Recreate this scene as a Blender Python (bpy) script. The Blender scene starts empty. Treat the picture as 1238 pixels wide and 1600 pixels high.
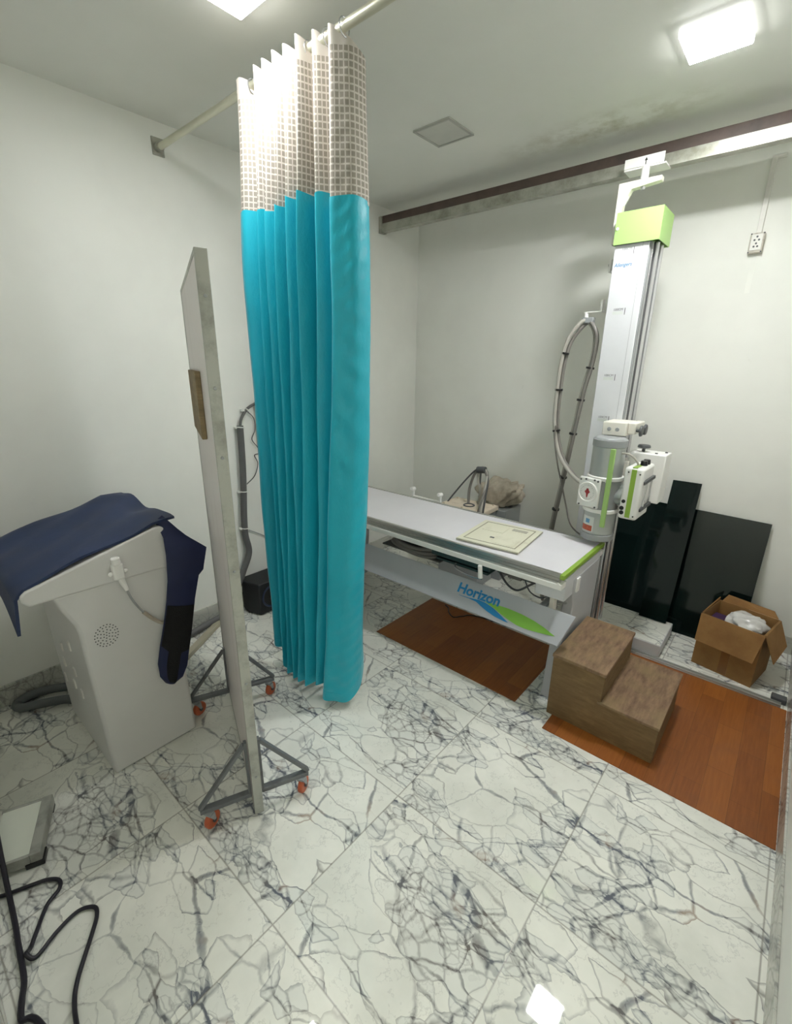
import bpy, bmesh, math, random
from mathutils import Vector, Matrix
random.seed(7)
scene = bpy.context.scene
COL = scene.collection

# ------------------------------------------------------------------ camera, light, exposure
cam_d = bpy.data.cameras.new('camera')
cam = bpy.data.objects.new('camera', cam_d)
COL.objects.link(cam)
scene.camera = cam
YAW, PITCH, ROLL, FPX = 0.710892579, 0.309993977, 0.0117155128, 718.169860
fw = Vector((-math.sin(YAW) * math.cos(PITCH), math.cos(YAW) * math.cos(PITCH), -math.sin(PITCH)))
rt = Vector((math.cos(YAW), math.sin(YAW), 0))
up = rt.cross(fw)
rt2 = math.cos(ROLL) * rt + math.sin(ROLL) * up
up2 = -math.sin(ROLL) * rt + math.cos(ROLL) * up
M = Matrix((rt2, up2, -fw)).transposed().to_4x4()
M.translation = (1.52631736, -1.10916964, 1.68969752)
cam.matrix_world = M
cam_d.sensor_fit = 'HORIZONTAL'
cam_d.sensor_width = 36.0
cam_d.lens = FPX / 1238.0 * 36.0
cam_d.clip_start = 0.01
cam_d.clip_end = 50

LAMP_POWER = 165.0           # radiance of the ceiling panel over the column; the one by the curtain is weaker
LAMP_RATIO = 0.48
world = bpy.data.worlds.new('world')
scene.world = world
world.use_nodes = True
bgn = world.node_tree.nodes['Background']
bgn.inputs[0].default_value = (0.8, 0.85, 0.9, 1)
bgn.inputs[1].default_value = 0.05
lobby = bpy.data.lights.new('added_lobby_fill', 'AREA')  # unseen fill light added behind the doorway to brighten the room
lobby.shape = 'RECTANGLE'; lobby.size = 0.9; lobby.size_y = 0.7
lobby.energy = 14.0
lobby.color = (1.0, 1.0, 0.98)
lobby_o = bpy.data.objects.new('added_lobby_fill', lobby)
lobby_o.location = (1.3, -1.75, 2.82)
COL.objects.link(lobby_o)
scene.view_settings.view_transform = 'Standard'
scene.view_settings.look = 'None'
scene.view_settings.exposure = 0.38
scene.view_settings.gamma = 1.0
scene.view_settings.use_curve_mapping = False
scene.cycles.max_bounces = 10
scene.cycles.diffuse_bounces = 8
scene.cycles.glossy_bounces = 5
scene.cycles.transparent_max_bounces = 12
scene.cycles.use_denoising = True
scene.cycles.sample_clamp_indirect = 6.0

# ------------------------------------------------------------------ material helpers
def lin(c):
    return tuple(((v / 255) / 12.92 if v / 255 <= 0.04045 else (((v / 255) + 0.055) / 1.055) ** 2.4) for v in c) + (1.0,)

class NT:
    def __init__(s, name):
        s.m = bpy.data.materials.new(name)
        s.m.use_nodes = True
        s.t = s.m.node_tree
        s.b = s.t.nodes['Principled BSDF']
        s.out = s.t.nodes['Material Output']
    def n(s, typ, **kw):
        nd = s.t.nodes.new(typ)
        for k, v in kw.items():
            if k.startswith('i_'):
                nd.inputs[k[2:].replace('_', ' ')].default_value = v
            else:
                setattr(nd, k, v)
        return nd
    def l(s, a, b):
        s.t.links.new(a, b)
    def math(s, op, a, b=None, c=None):
        nd = s.n('ShaderNodeMath', operation=op)
        for i, v in enumerate((a, b, c)):
            if v is None: continue
            if isinstance(v, (int, float)): nd.inputs[i].default_value = v
            else: s.l(v, nd.inputs[i])
        return nd.outputs[0]
    def ramp(s, fac, stops):
        nd = s.n('ShaderNodeValToRGB')
        cr = nd.color_ramp
        while len(cr.elements) < len(stops): cr.elements.new(0.5)
        for e, (p, c) in zip(cr.elements, stops):
            e.position = p
            e.color = c if len(c) == 4 else tuple(c) + (1,)
        s.l(fac, nd.inputs[0])
        return nd.outputs[0]
    def mix(s, fac, a, b, mode='MIX'):
        nd = s.n('ShaderNodeMix', data_type='RGBA', blend_type=mode)
        for sock, v in ((nd.inputs[0], fac), (nd.inputs[6], a), (nd.inputs[7], b)):
            if isinstance(v, (int, float)): sock.default_value = v
            elif isinstance(v, tuple): sock.default_value = v
            else: s.l(v, sock)
        return nd.outputs[2]
    def coords(s, kind='Object'):
        return s.n('ShaderNodeTexCoord').outputs[kind]
    def noise(s, vec, scale, detail=3.0, rough=0.5, out='Fac'):
        nd = s.n('ShaderNodeTexNoise')
        nd.inputs['Scale'].default_value = scale
        nd.inputs['Detail'].default_value = detail
        nd.inputs['Roughness'].default_value = rough
        if vec is not None: s.l(vec, nd.inputs['Vector'])
        return nd.outputs[out]
    def bump(s, h, strength=0.2, dist=0.01):
        nd = s.n('ShaderNodeBump')
        nd.inputs['Strength'].default_value = strength
        nd.inputs['Distance'].default_value = dist
        s.l(h, nd.inputs['Height'])
        s.l(nd.outputs[0], s.b.inputs['Normal'])

def mat(name, rgb, rough=0.5, metal=0.0, var=0.06, nscale=6.0, bump=0.0, bscale=80.0, spec=0.5, stretch=None, rvar=0.0):
    """painted / plastic / metal / cloth surface: base colour with a little procedural unevenness"""
    s = NT(name)
    c = lin(rgb)
    v = s.coords()
    if stretch:
        mp = s.n('ShaderNodeMapping')
        mp.inputs['Scale'].default_value = stretch
        s.l(v, mp.inputs[0]); v = mp.outputs[0]
    f = s.noise(v, nscale, 4.0, 0.6)
    lo = tuple(x * (1 - var) for x in c[:3]) + (1,)
    hi = tuple(min(1, x * (1 + var)) for x in c[:3]) + (1,)
    s.l(s.ramp(f, [(0.3, lo), (0.7, hi)]), s.b.inputs['Base Color'])
    s.b.inputs['Roughness'].default_value = rough
    s.b.inputs['Metallic'].default_value = metal
    s.b.inputs['Specular IOR Level'].default_value = spec
    if rvar:
        s.l(s.math('MULTIPLY_ADD', f, rvar, rough - rvar / 2), s.b.inputs['Roughness'])
    if bump:
        s.bump(s.noise(v, bscale, 3.0), bump, 0.004)
    return s.m

def stained(name, base, stain, rough, lo=0.55, hi=0.75, nscale=5.0, metal=0.0, stretch=None, bump=0.0):
    """surface with irregular stains or wear of their own shape"""
    s = NT(name)
    v = s.coords()
    if stretch:
        mp = s.n('ShaderNodeMapping'); mp.inputs['Scale'].default_value = stretch
        s.l(v, mp.inputs[0]); v = mp.outputs[0]
    f = s.noise(v, nscale, 6.0, 0.65)
    s.l(s.ramp(f, [(lo, lin(base)), (hi, lin(stain))]), s.b.inputs['Base Color'])
    s.b.inputs['Roughness'].default_value = rough
    s.b.inputs['Metallic'].default_value = metal
    if bump: s.bump(s.noise(v, nscale * 8, 4.0), bump, 0.004)
    return s.m

def marble_nodes(s, vec, cluster_bias=0.0):
    """white stone broken into pale lumps by grey veins"""
    def warp(scale, amt, det):
        w = s.noise(vec, scale, det, 0.6, 'Color')
        sub = s.n('ShaderNodeVectorMath', operation='SUBTRACT'); s.l(w, sub.inputs[0]); sub.inputs[1].default_value = (0.5, 0.5, 0.5)
        scl = s.n('ShaderNodeVectorMath', operation='SCALE'); s.l(sub.outputs[0], scl.inputs[0]); scl.inputs[3].default_value = amt
        return scl.outputs[0]
    def add(a, b):
        nd = s.n('ShaderNodeVectorMath', operation='ADD'); s.l(a, nd.inputs[0]); s.l(b, nd.inputs[1]); return nd.outputs[0]
    V0 = add(vec, warp(3.0, 0.11, 2.0))
    V = add(V0, warp(13.0, 0.030, 3.0))
    # stretch the lumps along one diagonal of the tile
    mp = s.n('ShaderNodeMapping'); mp.inputs['Rotation'].default_value = (0, 0, 0.75); mp.inputs['Scale'].default_value = (0.72, 1.25, 1); s.l(V, mp.inputs[0])
    VS = mp.outputs[0]
    def edge(scale, at=None):
        nd = s.n('ShaderNodeTexVoronoi', feature='DISTANCE_TO_EDGE')
        nd.inputs['Scale'].default_value = scale
        s.l(at or VS, nd.inputs['Vector'])
        return nd.outputs['Distance']
    def cell(scale):                       # the centre of the lump a point belongs to
        nd = s.n('ShaderNodeTexVoronoi', feature='F1')
        nd.inputs['Scale'].default_value = scale
        s.l(VS, nd.inputs['Vector'])
        return nd.outputs['Position']
    B, M_, S_, T_ = 2.9, 8.0, 16.5, 36.0
    big, mid, small, tiny = edge(B), edge(M_), edge(S_), edge(T_)
    def band(at):                          # > 0 where the stone is broken up, along the borders of the large lumps
        bw = s.noise(at, 3.1, 2.0, 0.55)
        return s.math('SUBTRACT', s.math('MULTIPLY', s.math('SUBTRACT', bw, 0.425 - cluster_bias * 2), 1.15), edge(B, at))
    wid = s.noise(vec, 6.5, 3.0, 0.6)                  # vein strength varies along its length
    strong = s.ramp(wid, [(0.44, (0, 0, 0, 1)), (0.62, (1, 1, 1, 1))])
    k0, k1 = (0, 0, 0, 1), (1, 1, 1, 1)
    v_big = s.ramp(s.math('DIVIDE', big, s.math('MULTIPLY_ADD', strong, 0.016, 0.008)), [(0.0, k1), (0.55, (0.75, 0.75, 0.75, 1)), (1.0, k0)])
    dm, ds, dt = band(cell(M_)), band(cell(S_)), band(cell(T_))
    clus = s.ramp(s.math('ADD', dm, 0.1), [(0.07, k0), (0.10, k1)])
    dense = s.ramp(s.math('ADD', ds, 0.1), [(0.165, k0), (0.19, k1)])
    core = s.ramp(s.math('ADD', dt, 0.1), [(0.265, k0), (0.29, k1)])
    v_mid = s.math('MULTIPLY', s.ramp(mid, [(0.0, k1), (0.022, (0.65, 0.65, 0.65, 1)), (0.055, k0)]), clus)
    v_sml = s.math('MULTIPLY', s.ramp(small, [(0.0, k1), (0.035, (0.65, 0.65, 0.65, 1)), (0.085, k0)]), dense)
    v_tin = s.math('MULTIPLY', s.ramp(tiny, [(0.0, k1), (0.13, k0)]), core)
    fine = s.noise(V, 6.0, 5.0, 0.65)
    hair = s.math('MULTIPLY', s.ramp(s.math('ABSOLUTE', s.math('SUBTRACT', fine, 0.5)), [(0.0, k1), (0.010, k0)]), 0.20)
    vein = s.math('ADD', s.math('ADD', s.math('MULTIPLY', v_big, s.math('MULTIPLY_ADD', strong, 0.45, 0.35)), s.math('MULTIPLY', v_mid, s.math('MULTIPLY_ADD', strong, 0.4, 0.35))),
                  s.math('ADD', s.math('ADD', s.math('MULTIPLY', v_sml, 0.50), s.math('MULTIPLY', v_tin, 0.40)), hair))
    vein = s.math('MINIMUM', vein, 1.0)
    cloud = s.noise(vec, 3.3, 5.0, 0.6)
    white = s.ramp(cloud, [(0.35, lin((216, 217, 209))), (0.65, lin((235, 235, 227)))])
    body = s.mix(s.math('MULTIPLY', dense, 0.22), white, lin((186, 193, 194)))
    tint = s.noise(vec, 5.2, 2.0)
    vcol = s.ramp(tint, [(0.36, lin((112, 107, 104))), (0.5, lin((104, 107, 112))), (0.62, lin((98, 103, 114))), (0.70, lin((138, 114, 96)))])
    return s.mix(vein, body, vcol)

def make_floor_mat():
    s = NT('polished_marble_tile')
    co = s.coords()
    sp = s.n('ShaderNodeSeparateXYZ'); s.l(co, sp.inputs[0])
    TX, TY = 0.6, 0.608
    fx, fy = s.math('DIVIDE', sp.outputs[0], TX), s.math('DIVIDE', sp.outputs[1], TY)
    ix, iy = s.math('FLOOR', fx), s.math('FLOOR', fy)
    lx, ly = s.math('SUBTRACT', fx, ix), s.math('SUBTRACT', fy, iy)
    # three printed faces repeat over the tiles
    face = s.math('MODULO', s.math('ADD', s.math('MULTIPLY', ix, 2.0), s.math('MULTIPLY', iy, 5.0)), 3.0)
    face = s.math('MODULO', s.math('ADD', face, 3.0), 3.0)
    cb = s.n('ShaderNodeCombineXYZ')
    s.l(s.math('MULTIPLY_ADD', lx, 0.62, s.math('MULTIPLY', face, 2.7)), cb.inputs[0])
    s.l(s.math('MULTIPLY_ADD', ly, 0.62, s.math('MULTIPLY', face, 1.3)), cb.inputs[1])
    cb.inputs[2].default_value = 0.37
    stone = marble_nodes(s, cb.outputs[0], 0.02)
    ex = s.math('MINIMUM', lx, s.math('SUBTRACT', 1.0, lx))
    ey = s.math('MINIMUM', ly, s.math('SUBTRACT', 1.0, ly))
    g = s.math('MULTIPLY', s.math('MINIMUM', ex, ey), TX)
    # cut border strips beside the right and front walls
    g = s.math('MINIMUM', g, s.math('ABSOLUTE', s.math('SUBTRACT', sp.outputs[0], 1.776)))
    g = s.math('MINIMUM', g, s.math('ABSOLUTE', s.math('SUBTRACT', sp.outputs[1], -1.188)))
    grout = s.ramp(g, [(0.0, (1, 1, 1, 1)), (0.0011, (1, 1, 1, 1)), (0.0024, (0, 0, 0, 1))])
    s.l(s.mix(s.math('MULTIPLY', grout, 0.75), stone, lin((104, 98, 88))), s.b.inputs['Base Color'])
    s.b.inputs['Roughness'].default_value = 0.09
    s.l(s.math('MULTIPLY_ADD', grout, 0.4, s.math('MULTIPLY_ADD', s.noise(co, 9.0, 4.0), 0.02, 0.016)), s.b.inputs['Roughness'])
    s.b.inputs['Specular IOR Level'].default_value = 0.5
    return s.m

def make_skirt_mat():
    s = NT('grey_marble_skirting')
    stone = marble_nodes(s, s.coords(), 0.08)
    s.l(s.mix(0.62, stone, lin((158, 157, 148))), s.b.inputs['Base Color'])
    s.b.inputs['Roughness'].default_value = 0.2
    return s.m

def make_wall_mat(name, rgb):
    s = NT(name)
    co = s.coords()
    f = s.noise(co, 1.3, 4.0, 0.6)
    c = lin(rgb)
    d = tuple(x * 0.93 for x in c[:3]) + (1,)
    base = s.ramp(f, [(0.35, d), (0.6, c)])
    spots = s.noise(co, 9.0, 6.0, 0.7)
    base = s.mix(s.ramp(spots, [(0.70, (0, 0, 0, 1)), (0.82, (0.25, 0.25, 0.25, 1))]), base, lin((176, 168, 150)))
    s.l(base, s.b.inputs['Base Color'])
    s.b.inputs['Roughness'].default_value = 0.55
    s.b.inputs['Specular IOR Level'].default_value = 0.3
    s.bump(s.noise(co, 45.0, 4.0), 0.06, 0.004)
    return s.m

def make_ceiling_mat():
    s = NT('painted_plaster_ceiling')
    co = s.coords()
    base = s.ramp(s.noise(co, 1.1, 4.0, 0.6), [(0.3, lin((218, 219, 212))), (0.7, lin((228, 228, 222)))])
    # damp stain beside the rail over the column
    mp = s.n('ShaderNodeMapping'); mp.inputs['Location'].default_value = (-0.45, -1.70, 0); s.l(co, mp.inputs[0])
    ln = s.n('ShaderNodeVectorMath', operation='LENGTH')
    sc = s.n('ShaderNodeVectorMath', operation='MULTIPLY'); s.l(mp.outputs[0], sc.inputs[0]); sc.inputs[1].default_value = (1.6, 5.0, 0)
    s.l(sc.outputs[0], ln.inputs[0])
    near = s.ramp(ln.outputs['Value'], [(0.2, (1, 1, 1, 1)), (1.0, (0, 0, 0, 1))])
    blot = s.math('MULTIPLY', near, s.ramp(s.noise(co, 7.0, 5.0, 0.65), [(0.42, (0, 0, 0, 1)), (0.62, (0.55, 0.55, 0.55, 1))]))
    s.l(s.mix(blot, base, lin((150, 143, 112))), s.b.inputs['Base Color'])
    s.b.inputs['Roughness'].default_value = 0.7
    s.bump(s.noise(co, 30.0, 3.0), 0.04, 0.004)
    return s.m

def make_vinyl_mat():
    s = NT('brown_plank_vinyl')
    co = s.coords('Generated')
    ob = s.coords()
    mp = s.n('ShaderNodeMapping'); mp.inputs['Rotation'].default_value = (0, 0, math.radians(90)); s.l(ob, mp.inputs[0])
    br = s.n('ShaderNodeTexBrick')
    br.offset = 0.42; br.squash = 1.0
    br.inputs['Scale'].default_value = 1.0
    br.inputs['Brick Width'].default_value = 0.34
    br.inputs['Row Height'].default_value = 0.098
    br.inputs['Mortar Size'].default_value = 0.0009
    br.inputs['Mortar Smooth'].default_value = 0.3
    br.inputs['Bias'].default_value = -0.1
    br.inputs['Color1'].default_value = lin((126, 70, 29))
    br.inputs['Color2'].default_value = lin((156, 93, 39))
    br.inputs['Mortar'].default_value = lin((92, 52, 24))
    s.l(mp.outputs[0], br.inputs['Vector'])
    st = s.n('ShaderNodeMapping'); st.inputs['Scale'].default_value = (30, 2.2, 1); s.l(ob, st.inputs[0])
    grain = s.noise(st.outputs[0], 3.0, 5.0, 0.6)
    col = s.mix(0.25, br.outputs['Color'], s.ramp(grain, [(0.3, lin((104, 56, 24))), (0.7, lin((166, 104, 48)))]))
    dirt = s.ramp(s.noise(ob, 6.0, 4.0), [(0.55, (0, 0, 0, 1)), (0.75, (0.3, 0.3, 0.3, 1))])
    s.l(s.mix(dirt, col, lin((110, 72, 48))), s.b.inputs['Base Color'])
    s.b.inputs['Roughness'].default_value = 0.42
    s.b.inputs['Specular IOR Level'].default_value = 0.35
    return s.m

def make_worn_wood(name, c1, c2, c3, stretch):
    s = NT(name)
    ob = s.coords()
    st = s.n('ShaderNodeMapping'); st.inputs['Scale'].default_value = stretch; s.l(ob, st.inputs[0])
    grain = s.noise(st.outputs[0], 4.0, 8.0, 0.7)
    blot = s.noise(ob, 7.0, 5.0, 0.65)
    col = s.ramp(grain, [(0.3, lin(c1)), (0.7, lin(c2))])
    s.l(s.mix(s.ramp(blot, [(0.42, (0, 0, 0, 1)), (0.68, (0.75, 0.75, 0.75, 1))]), col, lin(c3)), s.b.inputs['Base Color'])
    s.b.inputs['Roughness'].default_value = 0.75
    s.bump(grain, 0.25, 0.004)
    return s.m

def make_net_mat():
    """white net curtain head: woven grid with see-through holes"""
    s = NT('white_grid_net')
    uv = s.n('ShaderNodeUVMap').outputs[0]
    sp = s.n('ShaderNodeSeparateXYZ'); s.l(uv, sp.inputs[0])
    def line(c, pitch, w):
        f = s.math('FRACT', s.math('DIVIDE', c, pitch))
        return s.math('LESS_THAN', f, w)
    grid = s.math('MAXIMUM', line(sp.outputs[0], 0.021, 0.26), line(sp.outputs[1], 0.021, 0.26))
    hem = s.math('GREATER_THAN', sp.outputs[1], 2.69)
    grid = s.math('MAXIMUM', grid, hem)
    s.l(s.mix(grid, lin((160, 152, 141)), lin((198, 191, 182))), s.b.inputs['Base Color'])
    s.b.inputs['Roughness'].default_value = 0.8
    s.l(s.math('MULTIPLY_ADD', grid, 0.18, 0.82), s.b.inputs['Alpha'])
    return s.m

def make_cloth_mat():
    s = NT('turquoise_curtain_cloth')
    ob = s.coords()
    st = s.n('ShaderNodeMapping'); st.inputs['Scale'].default_value = (1, 1, 0.5); s.l(ob, st.inputs[0])
    f = s.noise(st.outputs[0], 5.0, 4.0)
    s.l(s.ramp(f, [(0.3, lin((0, 162, 184))), (0.7, lin((6, 174, 196)))]), s.b.inputs['Base Color'])
    s.b.inputs['Roughness'].default_value = 0.42
    s.b.inputs['Sheen Weight'].default_value = 0.15
    cr = s.n('ShaderNodeMapping'); cr.inputs['Scale'].default_value = (14, 14, 9); cr.inputs['Rotation'].default_value = (0.5, 0.4, 0.6); s.l(ob, cr.inputs[0])
    s.bump(s.noise(cr.outputs[0], 1.6, 4.0, 0.6), 0.35, 0.012)
    return s.m

def make_glass_black():
    s = NT('dark_tinted_glass')
    f = s.noise(s.coords(), 3.0, 4.0)
    s.l(s.ramp(f, [(0.3, lin((9, 19, 18))), (0.7, lin((15, 30, 28)))]), s.b.inputs['Base Color'])
    s.b.inputs['Roughness'].default_value = 0.07
    s.b.inputs['Specular IOR Level'].default_value = 0.32
    return s.m

def make_emit(ratio):
    s = NT('lit_led_diffuser')
    em = s.n('ShaderNodeEmission')
    em.inputs['Color'].default_value = (0.985, 1.0, 0.985, 1)
    em.inputs['Strength'].default_value = LAMP_POWER * ratio
    s.l(em.outputs[0], s.out.inputs['Surface'])
    return s.m

MT = {
 'floor': make_floor_mat(), 'skirt': make_skirt_mat(), 'wall': make_wall_mat('off_white_wall_paint', (235, 235, 229)),
 'ceil': make_ceiling_mat(), 'vinyl': make_vinyl_mat(), 'net': make_net_mat(), 'cloth': make_cloth_mat(),
 'glass': make_glass_black(), 'led': make_emit(1.0), 'ledrim': make_emit(0.014), 'led_weak': make_emit(LAMP_RATIO),
 'lampframe': mat('white_lamp_housing', (236, 238, 236), 0.4),
 'hatch': mat('ceiling_patch_paint', (196, 196, 189), 0.6),
 'white': mat('white_enamel', (236, 235, 232), 0.32, var=0.03),
 'cream': stained('cream_enamel', (226, 224, 204), (196, 190, 166), 0.4, 0.55, 0.85, 9),
 'colwhite': mat('column_white_enamel', (214, 215, 218), 0.36, var=0.03),
 'pedestal': mat('pedestal_grey_enamel', (182, 183, 187), 0.4, var=0.03),
 'ivory': mat('ivory_plastic', (228, 224, 214), 0.4, var=0.04),
 'ltgrey': mat('light_grey_enamel', (206, 207, 210), 0.4, var=0.03),
 'console': mat('grey_white_cabinet_paint', (214, 213, 211), 0.42, var=0.02),
 'midgrey': mat('mid_grey_enamel', (152, 155, 156), 0.4, var=0.05),
 'tubegrey': mat('silver_grey_housing', (176, 180, 178), 0.35, 0.35, var=0.04),
 'dkgrey': mat('dark_grey_plastic', (78, 80, 82), 0.5),
 'stand': stained('grey_painted_steel', (104, 107, 110), (74, 72, 70), 0.5, 0.5, 0.75, 12),
 'alu': stained('scuffed_aluminium', (176, 177, 170), (138, 138, 131), 0.45, 0.45, 0.75, 14, 0.45),
 'chrome': mat('chromed_steel', (206, 206, 208), 0.26, 0.85, var=0.05, stretch=(8, 8, 0.4)),
 'steel': mat('brushed_steel', (186, 186, 182), 0.3, 0.9, var=0.1, stretch=(1, 14, 14)),
 'rodsteel': mat('satin_steel_rod', (205, 204, 186), 0.34, 0.7, var=0.06),
 'galv': stained('galvanised_steel', (178, 178, 168), (138, 137, 124), 0.42, 0.4, 0.7, 10, 0.55),
 'railbrown': stained('brown_primer_steel', (92, 76, 70), (72, 62, 58), 0.55, 0.4, 0.7, 7),
 'green': mat('lime_green_enamel', (158, 194, 116), 0.4, var=0.03),
 'greendk': mat('lime_green_trim', (142, 176, 66), 0.4, var=0.04),
 'black': mat('black_plastic', (18, 18, 19), 0.35, var=0.1),
 'blackbox': mat('black_speaker_vinyl', (20, 23, 27), 0.5, var=0.15, bump=0.2),
 'ring': mat('dark_blue_ring', (42, 52, 78), 0.35),
 'rubber': mat('black_rubber_cable', (24, 22, 34), 0.45),
 'hosegrey': mat('grey_corrugated_hose', (92, 96, 97), 0.55, bump=0.3, bscale=160),
 'conduit': mat('grey_flexible_conduit', (96, 96, 96), 0.55, bump=0.2),
 'cablegrey': mat('grey_cable_jacket', (122, 118, 113), 0.5),
 'cabletan': mat('light_grey_cable_jacket', (170, 166, 158), 0.5),
 'tie': mat('white_cable_tie', (232, 232, 228), 0.4),
 'orange': mat('orange_castor_rubber', (192, 96, 60), 0.45, var=0.15),
 'panel': stained('white_laminate_panel', (214, 208, 206), (186, 172, 172), 0.42, 0.5, 0.9, 4, stretch=(1, 1, 0.25)),
 'sillwood': make_worn_wood('raw_window_timber', (118, 102, 76), (150, 132, 98), (96, 80, 58), (2, 2, 14)),
 'stool': make_worn_wood('grimy_stool_plywood', (100, 78, 48), (134, 108, 72), (108, 84, 54), (3, 3, 16)),
 'stooltop': make_worn_wood('grimy_stool_laminate', (96, 72, 54), (146, 118, 92), (132, 112, 78), (12, 3, 3)),
 'card': stained('brown_cardboard', (150, 112, 66), (132, 96, 54), 0.8, 0.4, 0.7, 8),
 'cardin': stained('cardboard_inside', (142, 102, 56), (124, 88, 48), 0.8, 0.4, 0.7, 8),
 'tape': mat('brown_parcel_tape', (128, 88, 46), 0.3),
 'navy': mat('navy_apron_cloth', (32, 48, 84), 0.6, var=0.2, nscale=5, bump=0.25, bscale=12),
 'navydk': mat('dark_navy_strap_cloth', (16, 28, 68), 0.6, var=0.12),
 'velcro': mat('black_hook_tape', (12, 12, 13), 0.9, bump=0.4, bscale=200),
 'bag': stained('grey_sackcloth', (186, 176, 160), (156, 146, 131), 0.85, 0.4, 0.7, 14, bump=0.3),
 'poly': mat('white_polythene', (205, 203, 200), 0.25, var=0.1, nscale=12),
 'purple': mat('purple_card', (56, 32, 72), 0.5),
 'blue': mat('blue_print', (22, 122, 178), 0.45),
 'greenprint': mat('green_print', (126, 182, 66), 0.45),
 'dialred': mat('dark_red_print', (150, 48, 50), 0.5),
 'dialink': mat('grey_print', (128, 128, 132), 0.5),
 'sticker': mat('orange_red_sticker', (178, 84, 58), 0.4, var=0.3, nscale=40),
 'stickerw': mat('white_sticker', (208, 212, 208), 0.35),
 'stickerb': mat('pale_blue_print', (96, 150, 190), 0.4),
 'tabletop': mat('white_laminate_tabletop', (226, 224, 230), 0.3, var=0.03, nscale=3),
 'teal': mat('dark_teal_plastic', (52, 72, 72), 0.25),
 'under': mat('dark_grey_mechanism', (92, 92, 90), 0.5),  # one even grey for the gear beneath the table top
 'toppanel': mat('pale_panel_face', (214, 218, 206), 0.35, var=0.03),
 'socket': stained('aged_white_plastic', (196, 190, 178), (150, 138, 122), 0.5, 0.55, 0.7, 40),
 'pvc': mat('white_pvc_trunking', (222, 220, 214), 0.45),
 'beige': mat('beige_trunking', (166, 160, 140), 0.5),
}

# ------------------------------------------------------------------ object helpers
def V(*a): return Vector(a)
WORLD_LOC = {}

def tag(o, label, cat, group=None, kind=None):
    o['label'] = label; o['category'] = cat
    if group: o['group'] = group
    if kind: o['kind'] = kind
    return o

def thing(name, label, cat, loc, group=None):
    o = bpy.data.objects.new(name, None)
    o.empty_display_size = 0.05
    COL.objects.link(o)
    o.location = loc
    WORLD_LOC[o] = Vector(loc)
    return tag(o, label, cat, group)

def obj(name, bm, m, parent=None, sharp=35, bevel=0.0, solid=0.0, base=None, label=None, seg=2):
    """one mesh object from a bmesh in world coordinates"""
    off = WORLD_LOC[parent] if parent is not None else Vector(base or (0, 0, 0))
    bmesh.ops.recalc_face_normals(bm, faces=bm.faces[:]) if solid == 0 else None
    for v in bm.verts: v.co -= off
    ca = math.cos(math.radians(sharp))
    for f in bm.faces: f.smooth = True
    for e in bm.edges:
        if len(e.link_faces) == 1: e.smooth = False
        if len(e.link_faces) == 2:
            e.smooth = e.link_faces[0].normal.dot(e.link_faces[1].normal) > ca
    me = bpy.data.meshes.new(name)
    bm.normal_update()
    bm.to_mesh(me); bm.free()
    me.materials.append(MT[m])
    o = bpy.data.objects.new(name, me)
    COL.objects.link(o)
    if parent is not None:
        o.parent = parent
        WORLD_LOC[o] = off
    else:
        o.location = off
        WORLD_LOC[o] = off
    if bevel:
        md = o.modifiers.new('bevel', 'BEVEL'); md.width = bevel; md.segments = seg; md.limit_method = 'ANGLE'; md.angle_limit = math.radians(40); md.harden_normals = False
    if solid:
        md = o.modifiers.new('solid', 'SOLIDIFY'); md.thickness = solid; md.offset = 0
    if label: o['label'] = label
    return o

def nb(): return bmesh.new()

def box(bm, x0, x1, y0, y1, z0, z1, mtx=None):
    c = [(x0, y0, z0), (x1, y0, z0), (x1, y1, z0), (x0, y1, z0), (x0, y0, z1), (x1, y0, z1), (x1, y1, z1), (x0, y1, z1)]
    vs = [bm.verts.new(mtx @ Vector(p) if mtx else p) for p in c]
    for f in ((0, 3, 2, 1), (4, 5, 6, 7), (0, 1, 5, 4), (1, 2, 6, 5), (2, 3, 7, 6), (3, 0, 4, 7)):
        bm.faces.new([vs[i] for i in f])
    return bm

def frame_mtx(origin, xa, ya, za=None):
    xa, ya = Vector(xa).normalized(), Vector(ya).normalized()
    za = Vector(za).normalized() if za else xa.cross(ya)
    m = Matrix((xa, ya, za)).transposed().to_4x4()
    m.translation = origin
    return m

def prism(bm, pts, ext):
    """closed outline (3-D points) pushed along the vector ext"""
    a = [bm.verts.new(p) for p in pts]
    b = [bm.verts.new(Vector(p) + Vector(ext)) for p in pts]
    bm.faces.new(list(reversed(a))); bm.faces.new(b)
    n = len(pts)
    for i in range(n): bm.faces.new((a[i], a[(i + 1) % n], b[(i + 1) % n], b[i]))
    return bm

def cyl(bm, p0, p1, r0, r1=None, seg=24, cap=True):
    p0, p1 = Vector(p0), Vector(p1)
    r1 = r0 if r1 is None else r1
    d = (p1 - p0).normalized()
    a = d.orthogonal().normalized(); b = d.cross(a)
    A = []; B = []
    for i in range(seg):
        t = 2 * math.pi * i / seg
        w = a * math.cos(t) + b * math.sin(t)
        A.append(bm.verts.new(p0 + w * r0)); B.append(bm.verts.new(p1 + w * r1))
    for i in range(seg): bm.faces.new((A[i], A[(i + 1) % seg], B[(i + 1) % seg], B[i]))
    if cap:
        bm.faces.new(list(reversed(A))); bm.faces.new(B)
    return bm

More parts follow.
